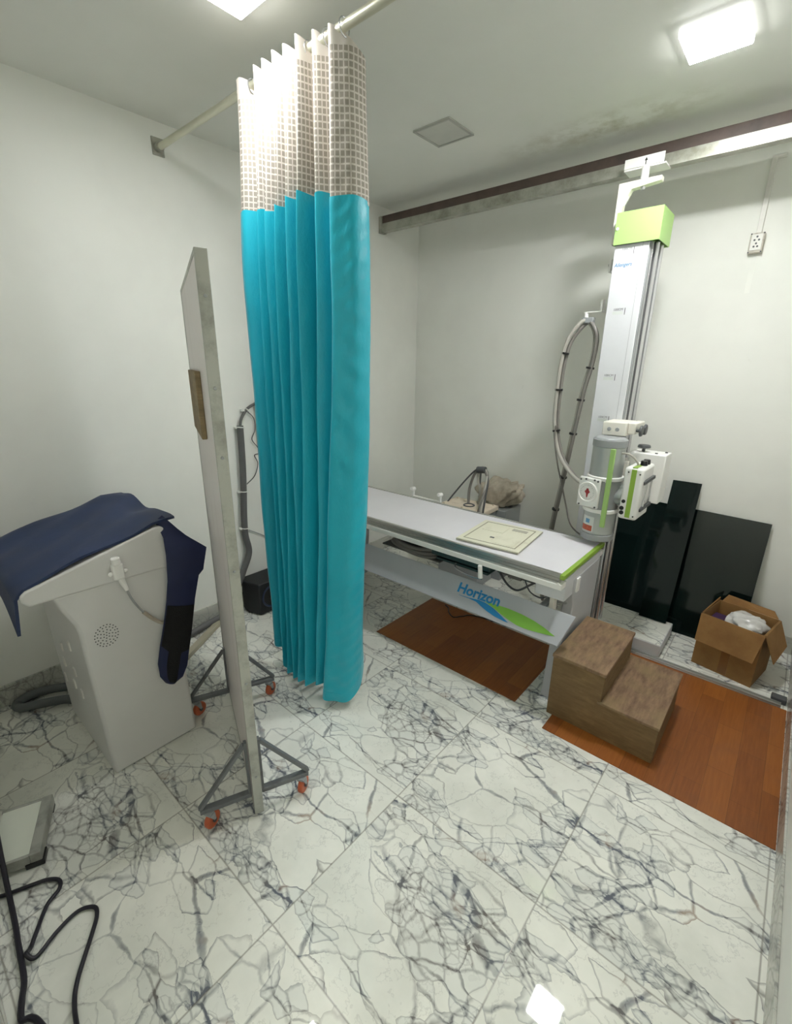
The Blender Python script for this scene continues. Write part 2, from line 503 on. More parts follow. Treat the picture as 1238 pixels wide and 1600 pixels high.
def ring(bm, c, axis, R, r, seg=32, rs=10):
    c = Vector(c); d = Vector(axis).normalized(); a = d.orthogonal().normalized(); b = d.cross(a)
    g = []
    for i in range(seg):
        t = 2 * math.pi * i / seg
        w = a * math.cos(t) + b * math.sin(t)
        g.append([bm.verts.new(c + w * (R + r * math.cos(2 * math.pi * j / rs)) + d * (r * math.sin(2 * math.pi * j / rs))) for j in range(rs)])
    for i in range(seg):
        for j in range(rs):
            bm.faces.new((g[i][j], g[(i + 1) % seg][j], g[(i + 1) % seg][(j + 1) % rs], g[i][(j + 1) % rs]))
    return bm

def sphere(bm, c, r, sc=(1, 1, 1), u=16, v=10):
    m = Matrix.Translation(c) @ Matrix.Diagonal((r * sc[0], r * sc[1], r * sc[2], 1))
    bmesh.ops.create_uvsphere(bm, u_segments=u, v_segments=v, radius=1.0, matrix=m)
    return bm

def spline(pts, n=8):
    pts = [Vector(p) for p in pts]
    out = []
    for i in range(len(pts) - 1):
        p0 = pts[max(i - 1, 0)]; p1 = pts[i]; p2 = pts[i + 1]; p3 = pts[min(i + 2, len(pts) - 1)]
        for k in range(n):
            t = k / n
            out.append(0.5 * ((2 * p1) + (-p0 + p2) * t + (2 * p0 - 5 * p1 + 4 * p2 - p3) * t * t + (-p0 + 3 * p1 - 3 * p2 + p3) * t ** 3))
    out.append(pts[-1])
    return out

def tube(bm, pts, r, seg=10, n=8, smooth=True, cap=True):
    P = spline(pts, n) if smooth else [Vector(p) for p in pts]
    rings = []
    t = (P[1] - P[0]).normalized()
    a = t.orthogonal().normalized()
    for i, p in enumerate(P):
        tn = (P[min(i + 1, len(P) - 1)] - P[max(i - 1, 0)]).normalized()
        a = (a - tn * a.dot(tn)).normalized(); b = tn.cross(a)
        rr = r(i / (len(P) - 1)) if callable(r) else r
        rings.append([bm.verts.new(p + (a * math.cos(2 * math.pi * j / seg) + b * math.sin(2 * math.pi * j / seg)) * rr) for j in range(seg)])
    for i in range(len(P) - 1):
        for j in range(seg):
            bm.faces.new((rings[i][j], rings[i][(j + 1) % seg], rings[i + 1][(j + 1) % seg], rings[i + 1][j]))
    if cap:
        bm.faces.new(list(reversed(rings[0]))); bm.faces.new(rings[-1])
    return bm

def bar(bm, p0, p1, w, h, side):
    """rectangular bar from p0 to p1; side = direction of its width"""
    p0, p1 = Vector(p0), Vector(p1)
    d = (p1 - p0).normalized(); s = Vector(side); s = (s - d * s.dot(d)).normalized(); u = d.cross(s)
    c = [p0 - s * w / 2 - u * h / 2, p0 + s * w / 2 - u * h / 2, p0 + s * w / 2 + u * h / 2, p0 - s * w / 2 + u * h / 2]
    return prism(bm, c, p1 - p0)

def grid(bm, rows, uv=None):
    g = [[bm.verts.new(p) for p in r] for r in rows]
    lay = bm.loops.layers.uv.new('UVMap') if uv else None
    for i in range(len(g) - 1):
        for j in range(len(g[0]) - 1):
            f = bm.faces.new((g[i][j], g[i][j + 1], g[i + 1][j + 1], g[i + 1][j]))
            if uv:
                for lp, (a, b) in zip(f.loops, ((i, j), (i, j + 1), (i + 1, j + 1), (i + 1, j))):
                    lp[lay].uv = uv[a][b]
    return bm

def text_bm(body, size, mtx, depth=0.0006, shear=0.0, bold=0.0):
    cu = bpy.data.curves.new('lettering', 'FONT')
    cu.body = body; cu.size = size; cu.extrude = depth; cu.shear = shear; cu.resolution_u = 6; cu.offset = bold
    o = bpy.data.objects.new('lettering', cu)
    COL.objects.link(o)
    dg = bpy.context.evaluated_depsgraph_get(); dg.update()
    me = bpy.data.meshes.new_from_object(o.evaluated_get(dg))
    bm = nb(); bm.from_mesh(me)
    bpy.data.objects.remove(o); bpy.data.curves.remove(cu); bpy.data.meshes.remove(me)
    bmesh.ops.transform(bm, matrix=mtx, verts=bm.verts[:])
    return bm

def text_width(bm, xa):
    xa = Vector(xa).normalized(); d = [v.co.dot(xa) for v in bm.verts]
    return max(d) - min(d)

def struct(name, bm, m, **kw):
    o = obj(name, bm, m, **kw); o['kind'] = 'structure'; return o

# ------------------------------------------------------------------ room
H = 2.85
XL, XR, YB, YF = -1.25, 1.80, 2.37, -1.22
DX0 = 0.85          # doorway in the front wall, right part
LB = -2.3           # lobby behind the doorway
struct('floor', box(nb(), XL - .1, XR + .1, LB - .1, YB + .1, -0.1, 0), 'floor')
struct('ceiling', box(nb(), XL - .1, XR + .1, LB - .1, YB + .1, H, H + .1), 'ceil')
struct('wall_left', box(nb(), XL - .1, XL, YF - .12, YB, 0, H), 'wall')
struct('wall_back', box(nb(), XL - .1, XR + .1, YB, YB + .1, 0, H), 'wall')
struct('wall_right', box(nb(), XR, XR + .1, LB, YB, 0, H), 'wall')
bm = nb()
box(bm, XL, DX0, YF - .12, YF, 0, H)
box(bm, DX0, XR, YF - .12, YF, 2.1, H)
struct('wall_front', bm, 'wall')
struct('wall_lobby_side', box(nb(), DX0 - .2, DX0 - .1, LB, YF - .12, 0, H), 'wall')
struct('wall_lobby_end', box(nb(), DX0 - .2, XR, LB - .1, LB, 0, H), 'wall')
BH = 0.115
struct('baseboard_left', box(nb(), XL, XL + .012, YF, YB, 0, BH), 'skirt', bevel=.002)
struct('baseboard_back', box(nb(), XL + .012, XR - .012, YB - .012, YB, 0, BH), 'skirt', bevel=.002)
struct('baseboard_right', box(nb(), XR - .008, XR, YF, YB, 0, BH), 'skirt', bevel=.002)
struct('baseboard_front', box(nb(), XL + .012, DX0, YF, YF + .012, 0, BH), 'skirt', bevel=.002)

# ------------------------------------------------------------------ ceiling lamps
def ceiling_lamp(cx, cy, label, m):
    t = thing('ceiling_light', label, 'ceiling light', (cx, cy, H), 'square lamp panels on the ceiling')
    s = 0.103
    rim = obj('lamp_rim', box(nb(), cx - s, cx + s, cy - s, cy + s, H - .028, H), 'ledrim', t, bevel=.004, label='faintly lit translucent rim')
    k = s - .004
    obj('diffuser', box(nb(), cx - k, cx + k, cy - k, cy + k, H - .0288, H - .028), m, rim)
    return t
ceiling_lamp(1.012, 1.238, 'lit square white ceiling lamp near the steel rail, above the floor track side', 'led')
ceiling_lamp(-0.125, -0.03, 'lit square white ceiling lamp cut by the top of the photo, near the curtain rod', 'led_weak')

# square blanking plate on the ceiling
bm = nb()
cx, cy, s = -0.19, 1.23, .115
box(bm, cx - s, cx + s, cy - s, cy + s, H - .006, H)
pl = tag(obj('ceiling_cover_plate', bm, 'hatch', base=(cx, cy, H), bevel=.003), 'pale square blank cover plate flush on the ceiling, unlit', 'cover plate')
fr = nb()
for a in ((-s, s, -s, -s + .014), (-s, s, s - .014, s), (-s, -s + .014, -s + .014, s - .014), (s - .014, s, -s + .014, s - .014)):
    box(fr, cx + a[0], cx + a[1], cy + a[2], cy + a[3], H - .010, H - .006)
MT['hatchrim'] = mat('cover_plate_rim_paint', (172, 172, 166), 0.6)
obj('plate_rim', fr, 'hatchrim', pl, bevel=.002)

# ------------------------------------------------------------------ curtain rod and curtain
RY, RZ = 0.207, 2.733
t = thing('curtain_rod', 'satin steel curtain rod running from the left wall under the ceiling', 'curtain rod', (XL, RY, RZ))
obj('rod', cyl(nb(), (XL + .004, RY, RZ), (XR - .004, RY, RZ), .0155, seg=20), 'rodsteel', t)
for x, sgn in ((XL, 1), (XR, -1)):
    b = nb()
    box(b, min(x, x + sgn * .008), max(x, x + sgn * .008), RY - .03, RY + .03, RZ - .035, RZ + .045)
    cyl(b, (x + sgn * .004, RY, RZ), (x + sgn * .035, RY, RZ), .021, seg=18)
    obj('wall_bracket', b, 'galv', t, bevel=.002)

# curtain: cloth path at the top and at the hem (x, y) with fold weights
rnd = random.Random(5)
NP = 7                                   # pleats, uneven in width and depth
JIT = [rnd.random() for _ in range(NP)]
WID = [2.3, .95, 1.25, .95, 1.35, 1.0, 1.35]
CUM = [sum(WID[:i]) / sum(WID) for i in range(NP + 1)]
def path(x0, x1, yc, amp, tail, skew=0.0):
    """zig-zag of pleats along the rod, then the flat front edge panel turned to the room"""
    pts = []
    for i in range(NP):
        a = x0 + (x1 - x0) * CUM[i]; w = (x1 - x0) * (CUM[i + 1] - CUM[i])
        am = amp * (0.62 + 0.76 * JIT[i]); of = skew * i / NP
        pts += [(a + w * .08, yc - am + of), (a + w * .30, yc - am * .9 + of), (a + w * .62, yc + am * .5 + of), (a + w * .84, yc + am * .95 + of)]
    return pts + tail
top_pts = path(-.445, .085, .207, .034, [(.100, .180), (.130, .200), (.158, .232), (.160, .292), (.120, .300)])
mid_pts = path(-.470, .085, .207, .054, [(.098, .166), (.140, .188), (.180, .222), (.178, .296), (.125, .318)])
hem_pts = path(-.475, -.035, .225, .060, [(-.030, .142), (.030, .168), (.080, .212), (.088, .290), (.055, .350)], -.03)
nn = len(top_pts)
def curve1(keys):
    out = []
    for i in range(nn):
        f = i / (nn - 1)
        for (a, va), (b, vb) in zip(keys, keys[1:]):
            if a <= f <= b: out.append(va + (vb - va) * (f - a) / (b - a)); break
    return out
hem_z = curve1([(0, .17), (.12, .12), (.16, .065), (.5, .07), (.84, .10), (.88, .045), (.955, .05), (.975, .12), (1, .17)])
seam_z = [z + .010 * math.sin(i * 1.3) for i, z in enumerate(curve1([(0, 2.285), (.3, 2.262), (.55, 2.280), (.8, 2.268), (.95, 2.238), (1, 2.230)]))]
top_z = [RZ + (.022 if i % 4 < 2 else .002) for i in range(nn - 5)] + [RZ + .012, RZ - .002, RZ - .03, RZ - .06, RZ - .07]
N = 5
def dense(pts):
    return spline([tuple(p) + (0,) for p in pts], N)
def dense1(vals):
    return [p.x for p in spline([(v, 0, 0) for v in vals], N)]
Tp, Mp, Hp = dense(top_pts), dense(mid_pts), dense(hem_pts)
hz, sz, tz = dense1(hem_z), dense1(seam_z), dense1(top_z)
# arclength along the middle of the cloth, for the woven grid
arc = [0.0]
for i in range(1, len(Tp)): arc.append(arc[-1] + (Mp[i] - Mp[i - 1]).length * 1.0)
PJ = (nn - 5) * N
def cloth_xy(j, z):
    f = (tz[j] - z) / (tz[j] - hz[j])
    if f < 0.30:
        a = f / 0.30; a = a * a * (3 - 2 * a); p = Tp[j].lerp(Mp[j], a)
    else:
        a = (f - 0.30) / 0.70; p = Mp[j].lerp(Hp[j], a ** 1.25)
    w = 0.0035 * math.sin(z * 5 + j * 0.13) * min(1, f * 2) + 0.0012 * math.sin(z * 17 + j * 0.5) * f
    if j > PJ:                           # creases across the flat edge panel
        m = min(1, (j - PJ) / 4)
        q = m * (0.0022 * math.sin(z * 52 + j * .55 + 2 * math.sin(z * 7)) * (0.5 + 0.5 * math.sin(z * 4.3 + 1)) + 0.0016 * math.sin(z * 95 - j * .8))
        w += q; p = p + Vector((-q * 1.2, 0, 0))
    return Vector((p.x + w * 0.5, p.y + w, z))
t = thing('curtain', 'turquoise cubicle curtain with white net top bunched on the steel rod', 'curtain', (-.15, RY, 0))
rows = []; uvs = []
for i in range(27):
    f = i / 26
    rows.append([cloth_xy(j, tz[j] + (sz[j] - tz[j]) * f) for j in range(len(Tp))])
    uvs.append([(arc[j], tz[j] + (sz[j] - tz[j]) * f) for j in range(len(Tp))])
obj('net_top', grid(nb(), rows, uvs), 'net', t, sharp=180, solid=.0012, label='white grid net top of the curtain')
rows = []
for i in range(161):
    f = i / 160
    rows.append([cloth_xy(j, sz[j] + .012 + (hz[j] - sz[j] - .012) * f) + Vector((0, -.0025, 0)) for j in range(len(Tp))])
obj('cloth_panel', grid(nb(), rows), 'cloth', t, sharp=180, solid=.002, label='turquoise cloth of the curtain')
# hem fold and stitched side seam
rows = [[cloth_xy(j, hz[j] + h) + Vector((0, -.004, 0)) for j in range(len(Tp))] for h in (.055, .028, .001)]
obj('hem', grid(nb(), rows), 'cloth', t, sharp=180, solid=.0025)
for j in range(8, len(Tp), 14):
    p = cloth_xy(j, tz[j] - .01)
    obj('curtain_ring', ring(nb(), (p.x, RY, RZ - .003), (1, 0.12, 0), .0245, .0024, 24, 8), 'chrome', t)

# ------------------------------------------------------------------ mobile protective screen
th = 0.4
SU = V(-math.cos(th), math.sin(th), 0); SN = V(math.sin(th), math.cos(th), 0); E0 = V(.249, -.442, 0)
def sp_(u, n, z): return E0 + SU * u + SN * n + V(0, 0, z)
SM = frame_mtx(E0, SU, SN, (0, 0, 1))
t = thing('mobile_screen', 'tall white mobile protective screen on castors between the grey console and the curtain', 'protective screen', sp_(.42, .017, 0))
SL, SH, ST = .85, 1.975, .034
obj('panel', box(nb(), .012, SL - .012, .002, ST - .002, .035, SH - .010, SM), 'panel', t)
for nm, a in (('edge_channel', (0, .014, 0, ST, .02, SH)), ('edge_channel', (SL - .014, SL, 0, ST, .02, SH)), ('top_channel', (.014, SL - .014, 0, ST, SH - .014, SH)), ('bottom_channel', (.014, SL - .014, 0, ST, .02, .036))):
    e = obj(nm, box(nb(), *a, SM), 'alu', t, bevel=.0015)
    if nm == 'edge_channel' and a[0] == 0:
        for z in (1.86, 1.62, 1.42, 1.05, .62, .2):
            b = nb(); cyl(b, sp_(.001, .017, z), sp_(-.003, .017, z), .0055, .004, seg=12)
            obj('rivet', b, 'midgrey', e)
# raw timber board fixed on the face towards the console
obj('timber_board', box(nb(), .285, .67, -.016, 0.002, 1.435, 1.662, SM), 'sillwood', t, bevel=.003, label='raw brown timber board on the screen face')
def castor(px, t, ztop):
    """fork, plate and orange wheel under a frame end"""
    x, y = px
    tr = Vector((-.34 + .16 * math.sin(x * 40), .94, 0)).normalized()          # trailing direction
    b = nb(); ax = Vector((-tr.y, tr.x, 0))
    box(b, -.020, .020, -.020, .020, ztop - .004, ztop, frame_mtx((x, y, 0), tr, ax))
    cyl(b, (x, y, ztop - .016), (x, y, ztop - .004), .012, seg=14)
    c = Vector((x, y, .034)) + tr * .012
    for s in (-1, 1):
        prism(b, [Vector((x, y, ztop - .016)) - tr * .012 + ax * s * .014, Vector((x, y, ztop - .016)) + tr * .014 + ax * s * .014, c + tr * .005 + ax * s * .014 + V(0, 0, .004), c - tr * .005 + ax * s * .014 + V(0, 0, .004)], ax * (.003 * s))
    box(b, -.012, .014, -.015, .015, ztop - .019, ztop - .015, frame_mtx((x, y, 0), tr, ax))
    cs = obj('castor', b, 'midgrey', t, bevel=.001)
    wv = nb(); cyl(wv, c - ax * .0105, c + ax * .0105, .034, seg=28)
    obj('wheel', wv, 'orange', cs, bevel=.005, seg=3, label='orange castor wheel')
    h = nb(); cyl(h, c - ax * .016, c + ax * .016, .009, seg=14)
    obj('wheel_hub', h, 'dkgrey', cs)
for u0 in (.035, .69):
    for s in (-1, 1):
        n0 = ST / 2 + s * (ST / 2 + .002)
        e = sp_(u0, ST / 2 + s * .205, .098)
        b = nb(); bar(b, sp_(u0, n0 + s * .002, .098), e, .026, .018, SU)
        obj('foot_bar', b, 'stand', t, bevel=.002)
        b = nb(); bar(b, e + V(0, 0, .010), sp_(u0, n0 + s * .009, .335), .020, .014, SU)
        obj('brace', b, 'stand', t, bevel=.002)
        b = nb(); bar(b, sp_(u0, n0 + s * .005, .09), sp_(u0, n0 + s * .005, .345), .022, .010, SU)
        obj('upright_strip', b, 'stand', t, bevel=.001)
        castor((e - SN * s * .028).xy, t, .089)

# ------------------------------------------------------------------ control console with apron
t = thing('control_console', 'grey-white floor control console with speaker holes, standing near the left wall under the navy apron', 'control console', (-.65, -.55, 0))
b = nb()
# tapered body: side outline (y,z) pushed along x
prof = [(-.725, 0), (-.365, 0), (-.385, .875), (-.800, .875), (-.775, .80), (-.748, .735), (-.742, .70)]
xl, xr = -.955, -.372
prism(b, [V(xr, y, z) for y, z in prof], V(xl - xr, 0, 0))
body = obj('cabinet_body', b, 'console', t, bevel=.014, seg=3)
b = nb()
prof = [(-.885, .893), (-.865, .868), (-.382, .862), (-.378, 1.035), (-.395, 1.046), (-.42, 1.046), (-.868, .928), (-.884, .915)]
prism(b, [V(-.368, y, z) for y, z in prof], V(-.62, 0, 0))
obj('desk_top', b, 'console', t, bevel=.008, seg=3)
b = nb()   # speaker holes in the side panel
for rr, k in ((0, 1), (.012, 6), (.024, 10), (.036, 16), (.046, 22)):
    for i in range(k):
        a = 2 * math.pi * i / k + rr * 30
        c = V(-.3725, -.655 + rr * math.cos(a) * .9, .655 + rr * math.sin(a))
        cyl(b, c, c + V(.0012, 0, 0), .0026, seg=8)
obj('speaker_holes', b, 'dkgrey', body)
for x, z in ((-.60, .545), (-.76, .47), (-.63, .40), (-.80, .37), (-.60, .30), (-.87, .25), (-.70, .30)):
    b = nb()
    yy = -.7345 - (.70 - z) * 0.0 + 0.0
    yv = -.725 + (-.742 + .725) * (z / .70)
    box(b, x - .012, x + .012, yv - .006, yv + .01, z - .022, z + .022)
    obj('vent_slot', b, 'pvc', body, bevel=.003)
# apron: lead cloth over the sloping desk
lidz = lambda y: .928 + (y + .868) * (1.046 - .928) / .448
t = thing('lead_apron', 'navy lead apron draped over the top of the grey control console', 'lead apron', (-.68, -.6, 1.0))
rows = []
nx, ny = 27, 25
for i in range(nx):
    fx = i / (nx - 1)                       # 0 = left, 1 = right
    r = []
    for j in range(ny):
        fy = j / (ny - 1)                   # 0 = front hem, 1 = back
        y = -1.05 + fy * .72
        x = -1.22 + fx * .845
        yc = min(max(y, -.872), -.395)
        z = lidz(min(yc, -.42)) + .006
        # over the front edge the cloth hangs down
        if y < -.872:
            dn = (-.872 - y)
            y2 = -.892 - dn * .10
            hang = dn * (0.38 + 1.05 * max(0, (fx - .72) / .28) ** 1.5 + .25 * math.sin(fx * 7) ** 2)
            z -= hang * .58 + .004; y = y2
        if y > -.40:
            z += .006 * math.sin(fx * 16) + .014 * math.exp(-((fx - .42) / .10) ** 2)
        if x < -.985:                         # left edge hangs down past the desk
            d = -.985 - x
            x = -.992 - d * .16; z -= d * 0.92
        z += .007 * math.sin(x * 13 + y * 7) * math.sin(y * 11 - x * 4) + .004 * math.sin(x * 31 + y * 17) + .010
        r.append(V(x, y, z))
    rows.append(r)
ap = obj('apron_cloth', grid(nb(), rows), 'navy', t, sharp=180, solid=.010)
L = [(-.397, 1.058, -.372, 1.085), (-.394, .998, -.318, .998), (-.395, .919, -.236, .921), (-.405, .805, -.262, .825), (-.421, .721, -.302, .689), (-.446, .624, -.336, .541),
     (-.475, .528, -.359, .453), (-.496, .442, -.377, .378), (-.496, .383, -.404, .331), (-.475, .338, -.438, .319)]
def strap_pt(k, s, off=0.0):
    i = min(int(k), len(L) - 2); f = k - i
    a, c = L[i], L[i + 1]
    p = [a[q] + (c[q] - a[q]) * f for q in range(4)]
    y = p[0] + (p[2] - p[0]) * s; z = p[1] + (p[3] - p[1]) * s
    bulge = .018 * math.sin(math.pi * s) * (0.4 + 0.6 * math.sin(k * .9) ** 2)
    x = -.352 + bulge + off + (.03 * s if k < 3.2 else 0) * (1 if k > 1 else k)
    if k < 1: x = -.352 - (1 - k) * .055 * (1 - .3 * s) + bulge * k + off; z += (1 - k) * .0
    return V(x, y, z)
KK = [q * 9 / 36 for q in range(37)]
rows = [[strap_pt(k, s / 8) for s in range(9)] for k in KK]
st = obj('apron_strap', grid(nb(), rows), 'navydk', t, sharp=180, solid=.008, label='dark navy strap hanging at the corner of the apron')
rows = [[strap_pt(4.2 + 4.5 * q / 20, .02 + .96 * s / 8 if q < 9 else .26 + .42 * s / 8, .0065) for s in range(9)] for q in range(21)]
obj('hook_tape', grid(nb(), rows), 'velcro', st, sharp=180, solid=.003, label='black hook tape on the strap end')

# white plug on the console side
t = thing('cable_connector', 'white cable connector plugged into the side of the grey control console', 'connector', (-.358, -.575, .9))
b = nb()
box(b, -.370, -.340, -.600, -.560, .880, .945)
c = obj('connector_body', b, 'white', t, bevel=.007, seg=3)
b = nb(); cyl(b, (-.354, -.580, .945), (-.354, -.582, .966), .017, .016, seg=18); ring(b, (-.354, -.582, .966), (0, 0, 1), .013, .004, 18, 8)
obj('connector_cap', b, 'white', c)
b = nb()
for s in (-1, 1): obj('latch', sphere(nb(), (-.352, -.580 + s * .026, .908), .009), 'white', c)
b = nb(); cyl(b, (-.354, -.576, .885), (-.354, -.560, .825), .013, .008, seg=16)
obj('strain_relief', b, 'white', c)
obj('lead_cable', tube(nb(), [(-.354, -.562, .83), (-.350, -.548, .775), (-.354, -.520, .715), (-.358, -.485, .662), (-.362, -.455, .628), (-.364, -.420, .615)], .0042), 'midgrey', t)
obj('braid_sleeve', tube(nb(), [(-.355, -.515, .706), (-.358, -.485, .662), (-.362, -.455, .628), (-.363, -.438, .62)], .0075), 'bag', t)

# dark hose loop on the floor at the left
tag(obj('flexible_hose', tube(nb(), [(-.985, -.70, .032), (-1.03, -.735, .032), (-1.08, -.82, .032), (-1.12, -.895, .032), (-1.165, -.905, .032), (-1.195, -.86, .032), (-1.19, -.79, .032), (-1.14, -.70, .032), (-1.06, -.58, .032), (-1.0, -.47, .032)], .022, 14), 'hosegrey', base=(-1.1, -.8, 0)),
    'dark grey flexible hose looped on the floor beside the console', 'hose')

# ------------------------------------------------------------------ left wall: conduit, ties, wire, plate, trunking, speaker
t = thing('wall_conduit', 'grey flexible conduit strapped down the left wall behind the curtain', 'conduit', (-1.225, .5, 0))
cp = [(-1.232, .66, 1.44), (-1.232, .585, 1.405), (-1.228, .532, 1.345), (-1.226, .515, 1.29)]
obj('thin_cable', tube(nb(), cp, .009), 'conduit', t)
wide = [(-1.222, .512, 1.30), (-1.222, .508, 1.10), (-1.222, .498, .90), (-1.222, .482, .70), (-1.222, .478, .55), (-1.216, .490, .42), (-1.208, .43, .30), (-1.200, .35, .16), (-1.190, .24, .045), (-1.17, .12, .030), (-1.13, -.05, .028), (-1.02, -.22, .028), (-.93, -.36, .05)]
obj('conduit_sleeve', tube(nb(), wide, .0215, 12), 'conduit', t)
for y, z in ((.575, 1.395), (.513, 1.29), (.493, .86), (.479, .60)):
    b = nb()
    ring(b, (-1.222, y, z), (0, .1, 1) if z < 1.3 else (0, 1, .8), .0235 if z < 1.3 else .012, .0035, 20, 8)
    box(b, -1.249, -1.22, y - .034, y - .02, z - .006, z + .006)
    obj('cable_tie', b, 'tie', t)
tag(obj('loose_wire', tube(nb(), [(-1.235, .575, 1.39), (-1.235, .625, 1.34), (-1.236, .628, 1.26), (-1.235, .600, 1.20), (-1.236, .640, 1.14), (-1.236, .655, 1.10), (-1.236, .610, 1.09), (-1.236, .630, 1.03), (-1.238, .60, .95), (-1.240, .535, .90)], .0032, 8), 'dkgrey', base=(-1.238, .6, 1.2)),
    'thin dark loose wire dangling on the left wall beside the conduit', 'wire')
tag(obj('thin_wall_wire', tube(nb(), [(-1.24, .52, .57), (-1.24, .60, .52), (-1.24, .72, .44), (-1.24, .86, .36), (-1.235, 1.0, .28), (-1.225, 1.2, .06)], .003, 8), 'midgrey', base=(-1.24, .7, .45)),
    'thin grey wire slanting across the left wall from the conduit to behind the curtain', 'wire')
b = nb(); box(b, XL, XL + .03, .645, .80, 1.16, 1.44)
sb = tag(obj('switch_plate', b, 'pvc', base=(XL, .72, 1.3), bevel=.004), 'white switch plate on the left wall, mostly behind the curtain', 'switch plate')
b = nb()
for k in range(3): obj('rocker', box(nb(), XL + .03, XL + .034, .67 + k * .038, .70 + k * .038, 1.27, 1.33), 'white', sb, bevel=.002)
b = nb()
bar(b, (-.93, -.17, .014), (-1.165, .19, .014), .040, .028, (.84, .54, 0))
tag(obj('floor_trunking', b, 'beige', base=(-1.05, 0, 0), bevel=.003), 'beige cable trunking lying on the floor behind the mobile screen', 'trunking')
t = thing('loudspeaker', 'black loudspeaker box on the floor against the left wall, half behind the curtain', 'loudspeaker', (-1.13, .62, 0))
b = nb()
prism(b, [V(-1.165, .400, 0.006), V(-1.035, .432, 0.006), V(-1.035, .80, 0.006), V(-1.235, .80, 0.006), V(-1.235, .42, 0.006)], V(0, 0, .235))
cb = obj('speaker_cabinet', b, 'blackbox', t, bevel=.010, seg=3)
b = nb(); ring(b, (-1.034, .535, .125), (1, 0, 0), .078, .007, 36, 8)
dr = obj('driver_ring', b, 'ring', cb)
b = nb(); cyl(b, (-1.036, .535, .125), (-1.033, .535, .125), .074, .06, seg=32); sphere(b, (-1.036, .535, .125), .03, (.4, 1, 1))
obj('driver_cone', b, 'black', cb)
b = nb()
for x, y in ((-1.20, .46), (-1.06, .46), (-1.20, .76), (-1.06, .76)): obj('rubber_foot', cyl(nb(), (x, y, 0), (x, y, .010), .012, seg=10), 'black', cb)

# ------------------------------------------------------------------ floor mats
b = nb(); box(b, -.303, .700, .832, 1.45, 0, .003)
tag(obj('floor_mat', b, 'vinyl', base=(.2, 1.14, 0)), 'brown wood-plank vinyl mat on the floor under the examination table', 'floor mat', 'brown vinyl mats')
b = nb(); box(b, .886, 1.790, .750, 1.712, 0, .003)
tag(obj('floor_mat', b, 'vinyl', base=(1.34, 1.23, 0)), 'brown wood-plank vinyl mat beside the right wall, under the step stool', 'floor mat', 'brown vinyl mats')

# ------------------------------------------------------------------ examination table
TX0, TX1, TY0, TY1, TZ = -1.165, .835, .930, 1.528, .735
t = thing('examination_table', 'long white x-ray examination table with lime green end trim, in front of the column', 'examination table', (-.17, 1.22, 0))
top = obj('table_top', box(nb(), TX0, TX1 - .022, TY0 + .022, TY1 - .022, TZ - .030, TZ), 'tabletop', t, bevel=.002)
for y0, y1, nm in ((TY0, TY0 + .022, 'side_rail'), (TY1 - .022, TY1, 'side_rail')):
    b = nb()
    # grooved extrusion
    s = 1 if y0 == TY0 else -1
    yo = y0 if s == 1 else y1
    prof = [(0, .690), (0, .700), (.004, .702), (.004, .709), (0, .711), (0, .718), (.004, .720), (.004, .727), (.001, .729), (.003, .738), (.022, .738), (.022, .690)]
    prism(b, [V(TX0, yo + s * a, z) for a, z in prof], V(TX1 - .022 - TX0, 0, 0))
    obj(nm, b, 'steel', t, label='grooved steel side rail')
b = nb(); box(b, TX0, TX1 - .004, TY0 - .010, TY0 + .05, .662, .690)
obj('front_apron_strip', b, 'white', t, bevel=.002)
b = nb(); box(b, TX0, TX1 - .004, TY1 - .05, TY1 + .008, .662, .690)
obj('rear_apron_strip', b, 'white', t, bevel=.002)
b = nb(); box(b, TX1 - .022, TX1, TY0, TY1, .713, .739)
obj('end_trim', b, 'greendk', t, bevel=.004, label='lime green end trim')
b = nb(); box(b, TX0 - .006, TX0, TY0, TY1, .690, .739)
obj('end_trim', b, 'greendk', t, bevel=.003, label='lime green end trim')
b = nb(); box(b, TX1 - .07, TX1 - .004, TY0 + .05, TY1 - .05, .62, .70)
obj('end_plate', b, 'ltgrey', t, bevel=.003)
b = nb(); cyl(b, (TX1 - .02, TY0 - .008, .690), (TX1 - .02, TY0 - .016, .690), .009, seg=12)
obj('end_cap_screw', b, 'white', t)
b = nb(); box(b, TX1 - .004, TX1 + .006, 1.125, 1.165, .575, .655)
obj('latch_block', b, 'white', t, bevel=.003)
# legs
for x0 in (.775, -1.05):
    b = nb()
    prof = [(.975, .0), (1.46, .0), (1.49, .662), (1.085, .662), (1.09, .60), (1.13, .50), (1.115, .42), (1.02, .33)]
    prism(b, [V(x0, y, z) for y, z in prof], V(.058, 0, 0))
    lg = obj('leg', b, 'pedestal', t, bevel=.006, label='grey end pedestal' if x0 > 0 else None)
    b = nb(); box(b, x0 - .10, x0 + .055, .985, 1.10, .575, .662)
    obj('bracket', b, 'ltgrey', lg, bevel=.004)
    b = nb(); box(b, x0 - .03, x0 - .004, 1.02, 1.06, .36, .575)
    obj('post', b, 'ivory', lg, bevel=.003)
